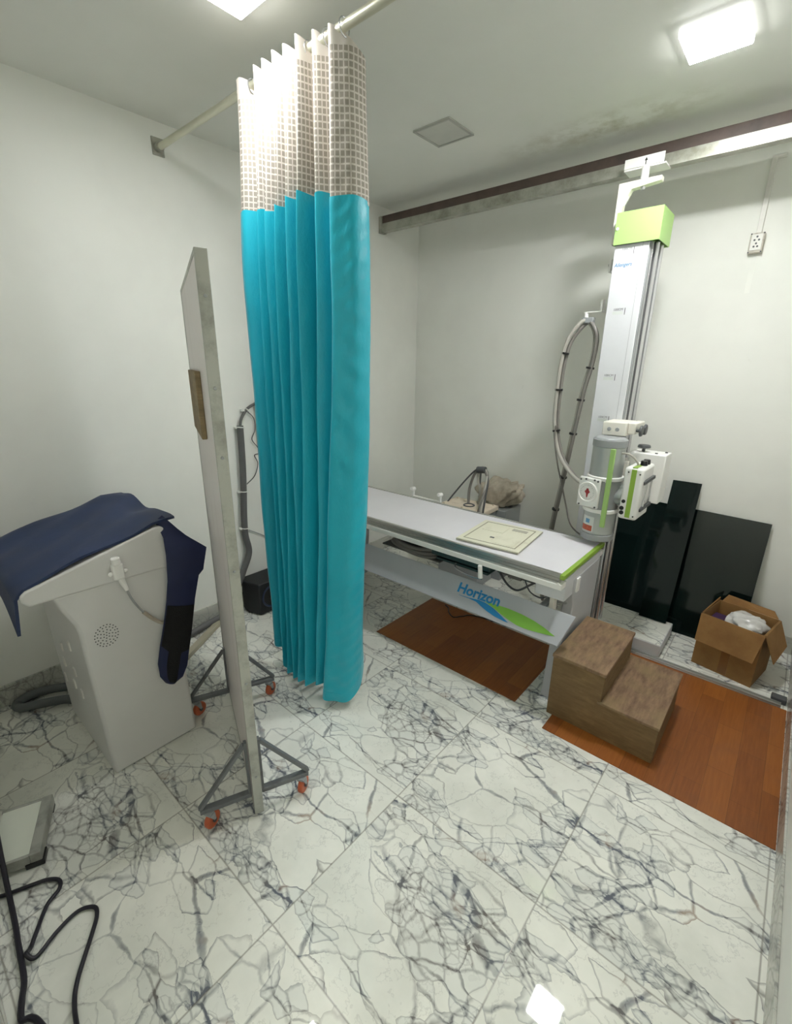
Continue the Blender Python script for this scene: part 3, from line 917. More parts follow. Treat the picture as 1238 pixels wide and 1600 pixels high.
# slanting skirt panel with printed name
P0, P1 = V(0, .86, .400), V(0, .96, .530)
PA = (P1 - P0).normalized(); PN = V(1, 0, 0).cross(PA)
PL = (P1 - P0).length
b = nb()
prism(b, [V(TX0, .86, .40), V(.868, .86, .40), V(.905, .962, .533), V(TX0, .962, .533)], -PN * .012 if PN.y > 0 else PN * -.012)
MT['skirtgrey'] = mat('cool_grey_enamel', (170, 172, 177), 0.4, var=0.03)
skirt = obj('skirt_panel', b, 'skirtgrey', t, bevel=.003)
if PN.y > 0: PN = -PN
def pp(x, f, off=.0016): return V(x, P0.y, P0.z) + PA * (PL * f) + PN * off
for x in (-.9, .72):
    b = nb(); bar(b, V(x, .955, .505), V(x, 1.12, .505), .03, .02, (1, 0, 0)); bar(b, V(x, 1.12, .505), V(x + (.08 if x > 0 else -.1), 1.14, .505), .03, .02, (0, 0, 1))
    obj('panel_arm', b, 'midgrey', t)
LM = frame_mtx(pp(.252, .50), (1, 0, 0), PA)
bm = text_bm('Horizon', .078, LM, bold=.0022)
wdt = text_width(bm, (1, 0, 0))
k = .262 / wdt
bmesh.ops.transform(bm, matrix=LM @ Matrix.Diagonal((k, 1.0, 1, 1)) @ LM.inverted(), verts=bm.verts[:])
bmesh.ops.translate(bm, vec=V(0, 0, 0), verts=bm.verts[:])
obj('lettering', bm, 'blue', skirt, label='blue printed lettering on the slanting panel')
def leaf(pts, m, nm):
    b = nb(); prism(b, [pp(x, f, .0013) for x, f in pts], PN * .0006)
    obj(nm, b, m, skirt)
leaf([(.275, .405), (.34, .43), (.40, .475), (.445, .46), (.495, .39), (.545, .27), (.60, .125), (.575, .118), (.52, .15), (.47, .215), (.425, .30), (.39, .385), (.34, .405), (.275, .395)], 'blue', 'printed_swoosh')
leaf([(.435, .50), (.50, .53), (.575, .55), (.65, .53), (.72, .475), (.78, .39), (.845, .255), (.80, .21), (.74, .165), (.69, .14), (.645, .15), (.60, .205), (.55, .29), (.50, .39)], 'greenprint', 'printed_swoosh')
# cassette tray, lever and hose under the top
b = nb(); box(b, .00, .40, 1.00, 1.36, .595, .625); box(b, .02, .38, 1.02, 1.34, .560, .575)
tr = obj('cassette_tray', b, 'teal', t, bevel=.004)
b = nb(); tube(b, [(.18, 1.00, .585), (.20, .965, .575), (.30, .935, .572), (.395, .93, .578)], .005, 8)
obj('tray_bar', b, 'chrome', tr)
b = nb(); cyl(b, (.395, .915, .590), (.388, .912, .665), .013, .012, seg=16)
obj('tray_handle', b, 'white', tr, bevel=.003, label='white tray handle')
b = nb(); box(b, .42, .70, 1.05, 1.40, .585, .655); box(b, .50, .58, 1.02, 1.05, .59, .63)
obj('lock_mechanism', b, 'under', t, bevel=.006)
b = nb()
tube(b, [(.44, 1.04, .60), (.50, 1.03, .545), (.56, 1.03, .53), (.62, 1.04, .575), (.66, 1.05, .61)], .006, 8)
tube(b, [(.60, 1.03, .60), (.64, 1.02, .55), (.70, 1.04, .53), (.75, 1.06, .58)], .004, 8)
obj('wiring', b, 'dkgrey', t)
b = nb()
for q in range(3):
    pts = []
    for i in range(33):
        a = 2 * math.pi * i / 32
        pts.append((-.21 + .20 * math.cos(a) + .02 * q, 1.13 + .10 * math.sin(a), .545 + .022 * q + .012 * math.sin(a * 2 + q)))
    tube(b, pts, .0115, 10, 2)
tube(b, [(-.03, 1.12, .56), (.10, 1.10, .56), (.18, 1.2, .60)], .011, 10)
tag(obj('coiled_cable', b, 'cablegrey', base=(-.2, 1.16, .55)), 'thick grey cable coiled on the support beneath the examination table', 'cable')
b = nb(); box(b, -.46, .02, 1.06, 1.26, .518, .526); box(b, -.46, -.445, 1.245, 1.26, .526, .64); box(b, .005, .02, 1.245, 1.26, .526, .64)
obj('cable_shelf', b, 'under', t)
b = nb(); box(b, -1.0, .775, 1.22, 1.44, .638, .662)
obj('under_frame', b, 'under', t)
# white U-shaped grip clamped to the far rail
b = nb()
z0 = .762
tube(b, [(-.575, 1.535, .80), (-.575, 1.535, .752), (-.565, 1.535, z0 - .022), (-.335, 1.535, z0 - .022), (-.325, 1.535, .752), (-.325, 1.535, .80)], .008, 10, 4)
tag(thing('hand_grip', 'white U-shaped hand grip on the far edge of the table', 'hand grip', (-.45, 1.535, .73)), 'white U-shaped hand grip standing on the far edge of the examination table', 'hand grip')
hg = [o for o in COL.objects if o.name == 'hand_grip'][0]
obj('grip_bar', b, 'white', hg)
for x in (-.575, -.325):
    b = nb(); cyl(b, (x, 1.545, .795), (x, 1.505, .800), .016, .014, seg=16)
    obj('grip_knob', b, 'white', hg, bevel=.003)

# cream film cassette on the table
PO = V(.180, .985, .739); px = (V(.548, 1.022, .739) - PO).normalized(); py = V(-px.y, px.x, 0)
PM = frame_mtx(PO, px, py, (0, 0, 1))
t = thing('film_cassette', 'cream film cassette lying on the white examination table', 'film cassette', PM @ V(.18, .19, 0))
obj('cassette_body', box(nb(), 0, .370, 0, .40, 0, .013, PM), 'cream', t, bevel=.003)
MT['seam'] = mat('cassette_seam_dirt', (150, 146, 126), 0.6)
b = nb()
for a in ((.030, .340, .030, .036), (.030, .340, .364, .370), (.030, .036, .036, .364), (.334, .340, .036, .364)): box(b, *a, .013, .0142, PM)
obj('rim_groove', b, 'seam', t)
b = nb(); box(b, .19, .32, .05, .19, .013, .0155, PM); obj('cover_flap', b, 'cream', t, bevel=.001)
b = nb(); box(b, .06, .19, .22, .33, .013, .0155, PM); obj('cover_flap', b, 'cream', t, bevel=.001)
MT['paperlabel'] = mat('worn_grey_label', (176, 174, 160), 0.6, var=0.1)
b = nb(); box(b, .215, .305, .30, .335, .013, .0148, PM); obj('worn_label', b, 'paperlabel', t, label='grey worn label')
b = nb(); box(b, .155, .180, .115, .128, .013, .0165, PM); obj('catch', b, 'dkgrey', t, bevel=.001)
b = nb()
for a in ((0, .370, -.0015, .0005, .005, .0075), (.3695, .3715, 0, .4, .005, .0075)): box(b, *a, PM)
obj('edge_seam', b, 'seam', t)

# wire on the mat below the table
tag(obj('floor_wire', tube(nb(), [(-.16, 1.42, .008), (-.12, 1.40, .008), (-.08, 1.35, .007), (-.02, 1.32, .007), (.02, 1.37, .007), (.10, 1.44, .007), (.5, 1.50, .007), (.74, 1.56, .007)], .004, 8), 'black', base=(0, 1.35, 0)),
    'thin black wire lying on the brown mat under the examination table', 'wire')

# ------------------------------------------------------------------ tank, cables and sack behind the table
t = thing('transformer_tank', 'cream high-voltage tank on the floor behind the examination table', 'tank', (-.33, 1.93, 0))
TKM = frame_mtx((-.505, 1.800, 0), (.998, .02, 0), (-.02, .998, 0), (0, 0, 1))
tk = obj('tank_body', box(nb(), 0, .37, 0, .24, 0, .60, TKM), 'midgrey', t, bevel=.004)
MT['tanktop'] = stained('cream_tank_lid_paint', (222, 208, 190), (176, 158, 140), 0.5, 0.55, 0.8, 18)
ld = obj('tank_lid', box(nb(), -.012, .382, -.012, .252, .60, .637, TKM), 'tanktop', t, bevel=.004)
b = nb(); ring(b, TKM @ V(.20, .10, .638), (0, 0, 1), .040, .007, 28, 8); obj('oil_port', b, 'dkgrey', ld)
b = nb()
for x, y in ((.02, .02), (.19, .01), (.35, .02), (.35, .22), (.02, .22), (.30, .12), (.33, .08)): obj('lid_bolt', cyl(nb(), TKM @ V(x, y, .637), TKM @ V(x, y, .646), .008, seg=6), 'tanktop', ld)
b = nb(); cyl(b, TKM @ V(.23, .20, .63), TKM @ V(.23, .20, .91), .006, seg=10); sphere(b, TKM @ V(.23, .20, .915), .014)
obj('cable_post', b, 'dkgrey', t)
t2 = thing('tank_cables', 'bundle of grey cables arching over the post above the cream tank', 'cable', (-.27, 1.99, .9))
ctr = TKM @ V(.23, .20, .93)
def rel(x, y, z): return (ctr.x + x, ctr.y + y, ctr.z + z)
obj('cable', tube(nb(), [rel(-.22, -.12, -.295), rel(-.15, -.06, -.17), rel(-.07, -.02, -.055), rel(-.02, 0, -.01), rel(.03, 0, -.012)], .0065), 'dkgrey', t2, label='dark thin cable')
obj('cable', tube(nb(), [rel(-.06, -.06, -.29), rel(-.075, -.03, -.18), rel(-.055, -.01, -.07), rel(-.015, 0, -.012), rel(.04, -.01, -.02), rel(.09, -.04, -.10), rel(.115, -.16, -.22), rel(.12, -.225, -.36)], .011), 'cablegrey', t2)
obj('cable', tube(nb(), [rel(.0, -.01, -.29), rel(.012, -.005, -.20), rel(-.018, 0, -.10), rel(-.02, 0, -.03), rel(.02, 0, 0), rel(.07, -.02, -.06), rel(.10, -.10, -.16), rel(.135, -.19, -.28), rel(.14, -.225, -.38)], .012), 'cabletan', t2)
obj('cable', tube(nb(), [rel(.02, .01, -.012), rel(.06, 0, -.03), rel(.105, -.07, -.12), rel(.14, -.15, -.20), rel(.165, -.215, -.31), rel(.17, -.23, -.40)], .006), 'dkgrey', t2)
b = nb(); cyl(b, rel(-.03, -.005, -.022), rel(.045, -.005, -.012), .028, .026, seg=16); obj('binding_wrap', b, 'dkgrey', t2, bevel=.006)
# grey crate and sack
b = nb(); prism(b, [V(-.27, 2.06, 0), V(-.07, 2.06, 0), V(-.07, 2.33, 0), V(-.27, 2.33, 0)], V(0, 0, .60))
tag(obj('storage_crate', b, 'midgrey', base=(-.17, 2.2, 0), bevel=.006), 'grey metal case under the sack by the back wall, behind the tank', 'case')
b = nb()
bmesh.ops.create_icosphere(b, subdivisions=4, radius=1.0)
for v in b.verts:
    p = v.co.copy()
    r = 1 + .12 * math.sin(p.x * 5 + p.z * 3) * math.sin(p.y * 4 + 1) + .07 * math.sin(p.x * 11 - p.z * 9 + p.y * 5) + .04 * math.sin(p.x * 23 + p.y * 19)
    p *= r
    z = p.z * .115
    if p.x > .35: z += .045 * (p.x - .35) / .65
    if z < -.095: z = -.095
    v.co = V(-.205 + p.x * .205, min(max(2.21 + p.y * .15, 2.085), 2.350), .720 + z - .02)
tag(obj('cloth_sack', b, 'bag', base=(-.2, 2.18, .62), sharp=60), 'crumpled grey-beige cloth sack by the back wall behind the tank cables', 'sack')

# ------------------------------------------------------------------ overhead rail and floor track
t = thing('ceiling_rail', 'long brown and galvanised steel rail under the ceiling along the back wall', 'rail', (0.3, 1.9, 2.76))
b = nb(); box(b, XL + .004, XR - .004, 1.880, 1.905, 2.712, 2.772)
obj('angle_iron', b, 'railbrown', t, label='brown primed upper angle')
b = nb(); box(b, XL + .006, XR - .004, 1.884, 1.960, 2.772, 2.778)
obj('angle_flange', b, 'railbrown', t)
b = nb(); box(b, XL + .03, XR - .006, 1.874, 1.882, 2.668, 2.724); box(b, XL + .03, XR - .006, 1.882, 1.93, 2.668, 2.674)
obj('guide_strip', b, 'galv', t, label='galvanised lower guide strip')
for x, s in ((XL, 1), (XR, -1)):
    b = nb(); box(b, min(x, x + s * .03), max(x, x + s * .03), 1.868, 1.93, 2.662, 2.775)
    obj('wall_bracket', b, 'galv', t, bevel=.002)
t = thing('floor_track', 'narrow steel floor track along the edge of the right mat, beside the column foot', 'floor track', (.6, 1.73, 0))
b = nb(); box(b, .50, 1.765, 1.715, 1.757, 0, .005)
for y in (1.718, 1.748): box(b, .50, 1.765, y, y + .007, .005, .014)
obj('track_bar', b, 'steel', t, bevel=.001)
b = nb(); box(b, 1.72, 1.785, 1.752, 1.80, 0, .03)
obj('end_stop', b, 'dkgrey', t, bevel=.003)

# ------------------------------------------------------------------ tube column
t = thing('xray_column', 'white x-ray tube column with lime green cap standing behind the examination table', 'x-ray column', (.69, 1.8, 0))
b = nb(); box(b, .52, 1.178, 1.757, 2.10, .012, .088)
bs = obj('base_carriage', b, 'ltgrey', t, bevel=.003)
b = nb(); box(b, .523, 1.174, 1.760, 2.096, .088, .091)
def make_slab_mat():
    q = NT('pale_marble_slab')
    q.l(q.mix(0.25, marble_nodes(q, q.coords(), -0.03), lin((170, 172, 166))), q.b.inputs['Base Color'])
    q.b.inputs['Roughness'].default_value = 0.22
    return q.m
MT['slab'] = make_slab_mat()
obj('base_plate', b, 'slab', bs, label='pale marble top of the column base')
CX0, CX1, CY0, CY1 = .603, .770, 1.705, 1.885
b = nb(); box(b, CX0, CX1, CY0, CY1 - .012, .62, 2.30)
col = obj('column_cover', b, 'colwhite', t, bevel=.004)
b = nb(); box(b, CX0 + .02, CX1 + .004, CY0 + .02, CY1 - .01, .088, .62)
obj('column_core', b, 'dkgrey', t)
b = nb(); box(b, CX1 - .030, CX1 - .029, CY0 - .0008, CY0 + .002, .62, 2.30)
obj('cover_seam', b, 'dialink', col)
for y, w in ((CY0 + .022, .012), (CY0 + .072, .022), (CY0 + .118, .012), (CY0 + .152, .020)):
    obj('guide_rail', box(nb(), CX1, CX1 + .016, y, y + w, .10, 2.30), 'chrome', t, bevel=.001)
for y in (.054, .134):
    obj('guide_rod', cyl(nb(), (CX1 + .024, CY0 + y, .10), (CX1 + .024, CY0 + y, 2.30), .0125, seg=16), 'chrome', t)
b = nb(); box(b, CX1, CX1 + .005, CY0 + .01, CY1 - .01, .10, 2.30)
obj('rail_backing', b, 'midgrey', t)
# green cap, open underneath
b = nb()
x0, x1, y0, y1, z0, z1 = .598, .816, 1.690, 1.905, 2.298, 2.446
box(b, x0, x1, y0, y0 + .004, z0, z1); box(b, x0, x1, y1 - .004, y1, z0, z1); box(b, x0, x0 + .004, y0 + .004, y1 - .004, z0, z1); box(b, x1 - .004, x1, y0 + .004, y1 - .004, z0, z1)
box(b, x0 + .004, x1 - .004, y0 + .004, y1 - .004, z1 - .004, z1)
cap = obj('cap', b, 'green', t, label='lime green sheet metal cap')
b = nb(); cyl(b, (x0 + .012, y0, 2.372), (x0 + .012, y0 - .005, 2.372), .007, seg=14); obj('cap_screw', b, 'white', cap)
# hanger bracket to the ceiling rail
b = nb()
pr = [(.556, 2.32), (.578, 2.32), (.590, 2.51), (.622, 2.568), (.760, 2.582), (.760, 2.604), (.556, 2.604)]
prism(b, [V(x, 1.775, z) for x, z in pr], V(0, .045, 0))
br = obj('top_bracket', b, 'ivory', t, bevel=.003)
b = nb(); cyl(b, (.672, 1.797, 2.604), (.672, 1.797, 2.665), .019, seg=18); obj('bearing', b, 'white', br, bevel=.004)
b = nb(); cyl(b, (.672, 1.797, 2.582), (.672, 1.797, 2.560), .014, .011, seg=6); obj('nut', b, 'chrome', br)
b = nb(); prism(b, [V(.585, 1.79, 2.50), V(.592, 1.79, 2.50), V(.612, 1.79, 2.54), V(.606, 1.79, 2.545)], V(0, .012, 0)); obj('gusset', b, 'white', br)
b = nb(); box(b, .565, .752, 1.798, 1.802, 2.668, 2.712); box(b, .565, .762, 1.802, 1.905, 2.660, 2.668)
rc = obj('runner_plate', b, 'white', t, bevel=.001)
b = nb()
prism(b, [V(.6655, 1.7976, 2.672), V(.6695, 1.7976, 2.672), V(.6700, 1.7976, 2.690), V(.6755, 1.7976, 2.690), V(.668, 1.7976, 2.704), V(.6605, 1.7976, 2.690), V(.6655, 1.7976, 2.690)], V(0, .0006, 0))
obj('arrow_mark', b, 'black', rc)
for x in (.63, .72): obj('runner_roller', cyl(nb(), (x, 1.86, 2.668), (x, 1.86, 2.70), .02, seg=14), 'dkgrey', rc)
# scale marks and maker lettering
FM = frame_mtx((CX0 + .010, CY0 - .0006, 2.195), (1, 0, 0), (0, 0, 1), (0, -1, 0))
bm = text_bm('Allengers', .026, FM, .0004, .25)
wdt = text_width(bm, (1, 0, 0)); k = .088 / wdt
bmesh.ops.transform(bm, matrix=FM @ Matrix.Diagonal((k, 1.0, 1, 1)) @ FM.inverted(), verts=bm.verts[:])
obj('lettering', bm, 'blue', col, label='small blue lettering below the green cap')
for z in (2.265, 1.975, 1.635, 1.405):
    b = nb()
    xx = CX0 + .036
    box(b, xx, xx + .052, CY0 - .0008, CY0 + .001, z - .014, z + .002)
    mk = obj('scale_label', b, 'stickerw', col)
    bm = text_bm('100CM', .017, frame_mtx((xx + .002, CY0 - .0012, z + .006), (1, 0, 0), (0, 0, 1), (0, -1, 0)), .0003)
    obj('lettering', bm, 'dialink', mk)
    b = nb(); box(b, xx + .060, xx + .063, CY0 - .0008, CY0 + .001, z - .016, z + .018)
    obj('scale_tick', b, 'dkgrey', mk)
# cable hooks on the column side
for z, dx in ((2.205, .03), (2.005, .045)):
    b = nb(); box(b, CX0 - dx, CX0, 1.785, 1.815, z - .018, z - .012); box(b, CX0 - dx - .012, CX0 - dx, 1.775, 1.820, z - .018, z + .045)
    hk = obj('cable_hook', b, 'white', t, bevel=.001)
    b = nb(); cyl(b, (CX0 - dx - .010, 1.80, z + .02), (CX0 - dx - .020, 1.80, z + .02), .007, seg=10); obj('hook_pin', b, 'dkgrey', hk)
b = nb(); box(b, .452, .560, 1.79, 1.81, 1.988, 1.994); cyl(b, (.465, 1.80, 1.988), (.465, 1.80, 1.945), .012, seg=12)
obj('cable_arm', b, 'white', t)

# carriage and tube head
b = nb(); box(b, .722, .845, 1.545, 1.72, 1.338, 1.410); box(b, .845, .885, 1.57, 1.74, 1.350, 1.410)
cr = obj('carriage_clamp', b, 'ivory', t, bevel=.006, seg=3)
for x in (.758, .800):
    b = nb(); cyl(b, (x, 1.546, 1.372), (x, 1.540, 1.372), .011, .010, seg=14); obj('clamp_screw', b, 'midgrey', cr, bevel=.002)
for y in (1.575, 1.655):
    b = nb(); cyl(b, (.885, y, 1.372), (.905, y, 1.372), .008, seg=10); cyl(b, (.905, y, 1.372), (.918, y, 1.372), .030, .027, seg=20)
    obj('clamp_knob', b, 'dkgrey', cr, bevel=.004)
TCx, TCy = .785, 1.510
b = nb(); cyl(b, (TCx, TCy, .800), (TCx, TCy, 1.290), .083, seg=48)
hd = obj('tube_housing', b, 'tubegrey', t, bevel=.006, label='silver grey x-ray tube housing')
b = nb(); cyl(b, (TCx, TCy, 1.286), (TCx, TCy, 1.325), .0865, seg=48); cyl(b, (TCx, TCy, 1.325), (TCx, TCy, 1.335), .082, .072, seg=48)
obj('end_cap', b, 'midgrey', hd, bevel=.003)
b = nb(); cyl(b, (TCx, TCy, .762), (TCx, TCy, .802), .0865, seg=48)
obj('end_cap', b, 'midgrey', hd, bevel=.008, seg=3)
b = nb()
for z in (1.108, .928): obj('trunnion_ring', cyl(nb(), (TCx, TCy, z), (TCx, TCy, z + .020), .094, seg=48), 'white', hd, bevel=.003)
b = nb(); cyl(b, (TCx, TCy, .948), (TCx, TCy, 1.108), .0855, seg=48)
obj('trunnion_drum', b, 'midgrey', hd)
dv = V(-.22, -.975, 0).normalized(); dr_ = V(dv.y * -1, dv.x, 0); dr_ = V(-dv.y, dv.x, 0)
DC = V(TCx, TCy, 1.040) + dv * .096 + V(-.030, 0, 0)
DMx = frame_mtx(DC, dr_, (0, 0, 1), dv)
b = nb(); box(b, -.062, .062, -.088, .078, -.022, -.004, DMx)
dp = obj('dial_plate', b, 'white', hd, bevel=.008, seg=3)
b = nb(); cyl(b, DMx @ V(0, 0, -.006), DMx @ V(0, 0, .004), .056, .054, seg=40); ring(b, DMx @ V(0, 0, .004), dv, .052, .0035, 40, 8)
di = obj('angle_dial', b, 'white', hd, label='round white angle dial')
b = nb()
for i in range(24):
    a = 2 * math.pi * i / 24
    p = DMx @ V(.041 * math.cos(a), .041 * math.sin(a), .0044)
    q = DMx @ V((.036 if i % 3 else .032) * math.cos(a), (.036 if i % 3 else .032) * math.sin(a), .0044)
    bar(b, p, q, .0016, .0008, DMx.to_3x3() @ V(-math.sin(a), math.cos(a), 0))
obj('dial_ticks', b, 'dialink', di)
b = nb(); prism(b, [DMx @ V(*p, .0044) for p in ((-.003, -.030), (.003, -.030), (.006, -.010), (.016, .002), (.008, .010), (.005, .020), (-.005, .020), (-.008, .010), (-.016, .002), (-.006, -.010))], dv * .001)
obj('dial_pointer', b, 'dialred', di, label='dark red pointer')
b = nb()
for x, y in ((-.050, .062), (-.020, .068), (.050, .066), (-.045, -.078), (.05, -.078), (.03, .07)): obj('plate_screw', cyl(nb(), DMx @ V(x, y, -.004), DMx @ V(x, y, .000), .005, seg=10), 'dkgrey', dp)
# stickers on the lower housing
def curved(z0, z1, a0, a1, r, m, nm, parent):
    b = nb(); rows = []
    for z in (z0, z1): rows.append([V(TCx + r * math.sin(math.radians(a0 + (a1 - a0) * i / 10)), TCy - r * math.cos(math.radians(a0 + (a1 - a0) * i / 10)), z) for i in range(11)])
    return obj(nm, grid(b, rows), m, parent, sharp=180, solid=.0006)
stx = curved(.815, .900, -52, 0, .0838, 'stickerw', 'warning_sticker', hd)
curved(.818, .850, -50, -4, .0843, 'sticker', 'sticker_band', stx)
curved(.862, .886, -34, -16, .0843, 'stickerb', 'sticker_print', stx)
# green handle bar
hx, hy = .842, 1.385
b = nb(); bar(b, (hx, hy, .868), (hx, hy, 1.292), .026, .014, (1, 0, 0))
hb = obj('handle_bar', b, 'green', t, bevel=.004, label='lime green handle bar')
b = nb()
for z in (.938, 1.118): obj('handle_bracket', bar(nb(), (hx - .012, hy + .005, z), (TCx + .03, TCy - .07, z), .014, .014, (0, 0, 1)), 'white', hb)
# collimator, turned sideways
KM = frame_mtx((.905, 1.405, .932), (1, -.02, 0), (.02, 1, 0), (0, 0, 1))
b = nb(); box(b, 0, .090, 0, .205, 0, .275, KM)
kb = obj('collimator', b, 'white', t, bevel=.014, seg=4, label='white collimator box')
b = nb(); box(b, .034, .058, -.0015, .003, .012, .266, KM); box(b, .034, .058, .004, .12, .2735, .2765, KM)
obj('green_stripe', b, 'greendk', kb, label='lime green stripe')
for y in (.10, .15):
    b = nb(); cyl(b, KM @ V(.060, y, .275), KM @ V(.060, y, .300), .018, .016, seg=20)
    obj('knob', b, 'black', kb, bevel=.003)
for (x, z, r) in ((.018, .095, .0095), (.014, .058, .011), (.016, .034, .011)):
    b = nb(); cyl(b, KM @ V(x, .001, z), KM @ V(x, -.005, z), r, seg=20); obj('button', b, 'black', kb, bevel=.0015)
b = nb()
for x, z in ((.075, .245), (.074, .022), (.02, .25)): obj('cover_screw', cyl(nb(), KM @ V(x, .001, z), KM @ V(x, -.002, z), .004, seg=10), 'black', kb)
for y in (.06, .15): obj('filter_rail', bar(nb(), KM @ V(.098, y, .05), KM @ V(.098, y, .21), .008, .008, (1, 0, 0)), 'chrome', kb)
for z in (.062, .205):
    b = nb(); bar(b, KM @ V(.090, .03, z - .01), KM @ V(.112, .13, z + .016), .018, .014, (0, 0, 1)); obj('filter_catch', b, 'dkgrey', kb, bevel=.003)
# cross arm behind the collimator
b = nb(); box(b, .855, 1.040, 1.625, 1.76, .985, 1.250)
ar = obj('cross_arm', b, 'white', t, bevel=.005)
b = nb(); cyl(b, (.915, 1.68, 1.25), (.915, 1.68, 1.272), .008, seg=10); cyl(b, (.915, 1.68, 1.272), (.915, 1.68, 1.288), .034, .030, seg=24); obj('arm_knob', b, 'dkgrey', ar, bevel=.004)
b = nb()
for x, y in ((.985, 1.655), (1.02, 1.72)): obj('arm_screw', cyl(nb(), (x, y, 1.25), (x, y, 1.255), .007, seg=10), 'dkgrey', ar)
b = nb(); box(b, .80, .915, 1.50, 1.56, .97, 1.08); cyl(b, (.86, 1.51, 1.02), (.906, 1.50, 1.03), .045, seg=24)
obj('tube_port', b, 'tubegrey', t, bevel=.004)
b = nb(); box(b, .77, .87, 1.60, 1.72, 1.05, 1.20)
obj('arm_link', b, 'ivory', t, bevel=.004)
obj('collimator_cable', tube(nb(), [(.862, 1.47, 1.262), (.895, 1.47, 1.262), (.925, 1.475, 1.242), (.945, 1.48, 1.215), (.950, 1.48, 1.195)], .005), 'cabletan', t)

# hanging high-tension cables
t = thing('column_cables', 'grey cables with black ties looping from the hook on the white column', 'cable', (.46, 1.78, 1.95))
cA = [(.475, 1.79, 1.955), (.440, 1.77, 1.925), (.388, 1.755, 1.835), (.366, 1.75, 1.70), (.362, 1.75, 1.54), (.366, 1.75, 1.38), (.392, 1.745, 1.25), (.447, 1.72, 1.145), (.535, 1.66, 1.080), (.625, 1.57, 1.055), (.705, 1.50, 1.062)]
cA2 = [(x + .014, y + .02, z - .012) for x, y, z in cA]
cB = [(.490, 1.79, 1.945), (.530, 1.775, 1.905), (.556, 1.765, 1.835), (.548, 1.76, 1.70), (.526, 1.755, 1.57), (.506, 1.75, 1.37), (.487, 1.75, 1.17), (.458, 1.76, .92), (.425, 1.78, .66), (.395, 1.82, .35), (.37, 1.9, .05)]
cB2 = [(x - .018, y + .018, z) for x, y, z in cB]
obj('cable', tube(nb(), cA, .0115), 'cabletan', t)
obj('cable', tube(nb(), cA2, .0105), 'cablegrey', t)
obj('cable', tube(nb(), cB, .0115), 'cablegrey', t)
obj('cable', tube(nb(), cB2, .010), 'cabletan', t)
obj('thin_cable', tube(nb(), [(.385, 1.74, 1.34), (.392, 1.73, 1.25), (.43, 1.725, 1.10), (.472, 1.72, .985), (.520, 1.72, .84), (.565, 1.71, .735), (.64, 1.70, .685), (.74, 1.66, .67), (.80, 1.60, .68)], .005), 'cablegrey', t)
def ties(path, ids, r):
    P = spline(path, 8)
    for i in ids:
        p = P[i]; d = P[min(i + 1, len(P) - 1)] - P[i - 1]
        b = nb(); cyl(b, p - d.normalized() * .006 + V(0, .009, 0), p + d.normalized() * .006 + V(0, .009, 0), r, seg=16)
        obj('cable_tie', b, 'black', t, bevel=.001)
ties([tuple((Vector(a) + Vector(b_)) / 2 - Vector((0, .009, 0))) for a, b_ in zip(cA, cA2)], [20, 31, 44], .0235)
ties([tuple((Vector(a) + Vector(b_)) / 2 - Vector((0, .009, 0))) for a, b_ in zip(cB, cB2)], [25, 35, 43, 53, 60], .0235)
b = nb(); box(b, .448, .515, 1.775, 1.815, 1.930, 1.962)
obj('cable_clip', b, 'midgrey', t, bevel=.005)

# ------------------------------------------------------------------ dark glass sheets against the back wall
def lean_sheet(x0, x1, y0, z0, y1, z1, thick, dz=0.0):
    b = nb()
    n = V(0, -(z1 - z0), (y1 - y0)).normalized()
    if n.y > 0: n = -n
    prism(b, [V(x0, y0, z0), V(x1, y0, z0), V(x1, y1, z1 - dz), V(x0, y1, z1 + dz)], n * thick)
    return b
tag(obj('glass_sheet', lean_sheet(.66, 1.535, 2.165, .002, 2.352, .812, .006, .012), 'glass', base=(1.1, 2.2, 0)), 'wide dark tinted glass sheet leaning on the back wall', 'glass sheet')
tag(obj('glass_sheet', lean_sheet(.980, 1.143, 2.055, .096, 2.335, .985, .006), 'glass', base=(1.06, 2.1, .09)), 'tall narrow dark glass strip leaning in front of the wide glass sheet', 'glass sheet')

# ------------------------------------------------------------------ socket and trunking on the back wall
t = thing('wall_socket', 'small aged white socket box high on the back wall, right of the column', 'wall socket', (1.146, YB, 2.345))
b = nb(); box(b, 1.114, 1.178, YB - .035, YB, 2.300, 2.398)
sk = obj('socket_box', b, 'socket', t, bevel=.004)
b = nb(); box(b, 1.120, 1.172, YB - .040, YB - .035, 2.312, 2.392)
fp = obj('face_plate', b, 'pvc', t, bevel=.003)
b = nb()
for x, z in ((1.146, 2.378), (1.136, 2.362), (1.156, 2.362), (1.146, 2.345), (1.138, 2.330), (1.154, 2.330)): cyl(b, (x, YB - .0402, z), (x, YB - .0415, z), .005, seg=10)
obj('socket_holes', b, 'dkgrey', fp)
b = nb()
for x, z in ((1.118, 2.303), (1.174, 2.303), (1.118, 2.394), (1.174, 2.394)): obj('plate_screw', cyl(nb(), (x, YB - .035, z), (x, YB - .038, z), .004, seg=8), 'dkgrey', fp)
b = nb(); box(b, 1.133, 1.158, YB - .014, YB, 2.398, 2.760); box(b, 1.133, 1.195, YB - .012, YB, 2.742, 2.762)
tag(obj('cable_trunking', b, 'pvc', base=(1.145, YB, 2.4), bevel=.002), 'white cable trunking running up the back wall from the socket box', 'trunking')
b = nb(); box(b, 1.137, 1.160, YB - .003, YB, 2.10, 2.30)
tag(obj('cable_trunking', b, 'wall', base=(1.148, YB, 2.2)), 'faint painted-over trunking strip below the socket box on the back wall', 'trunking')

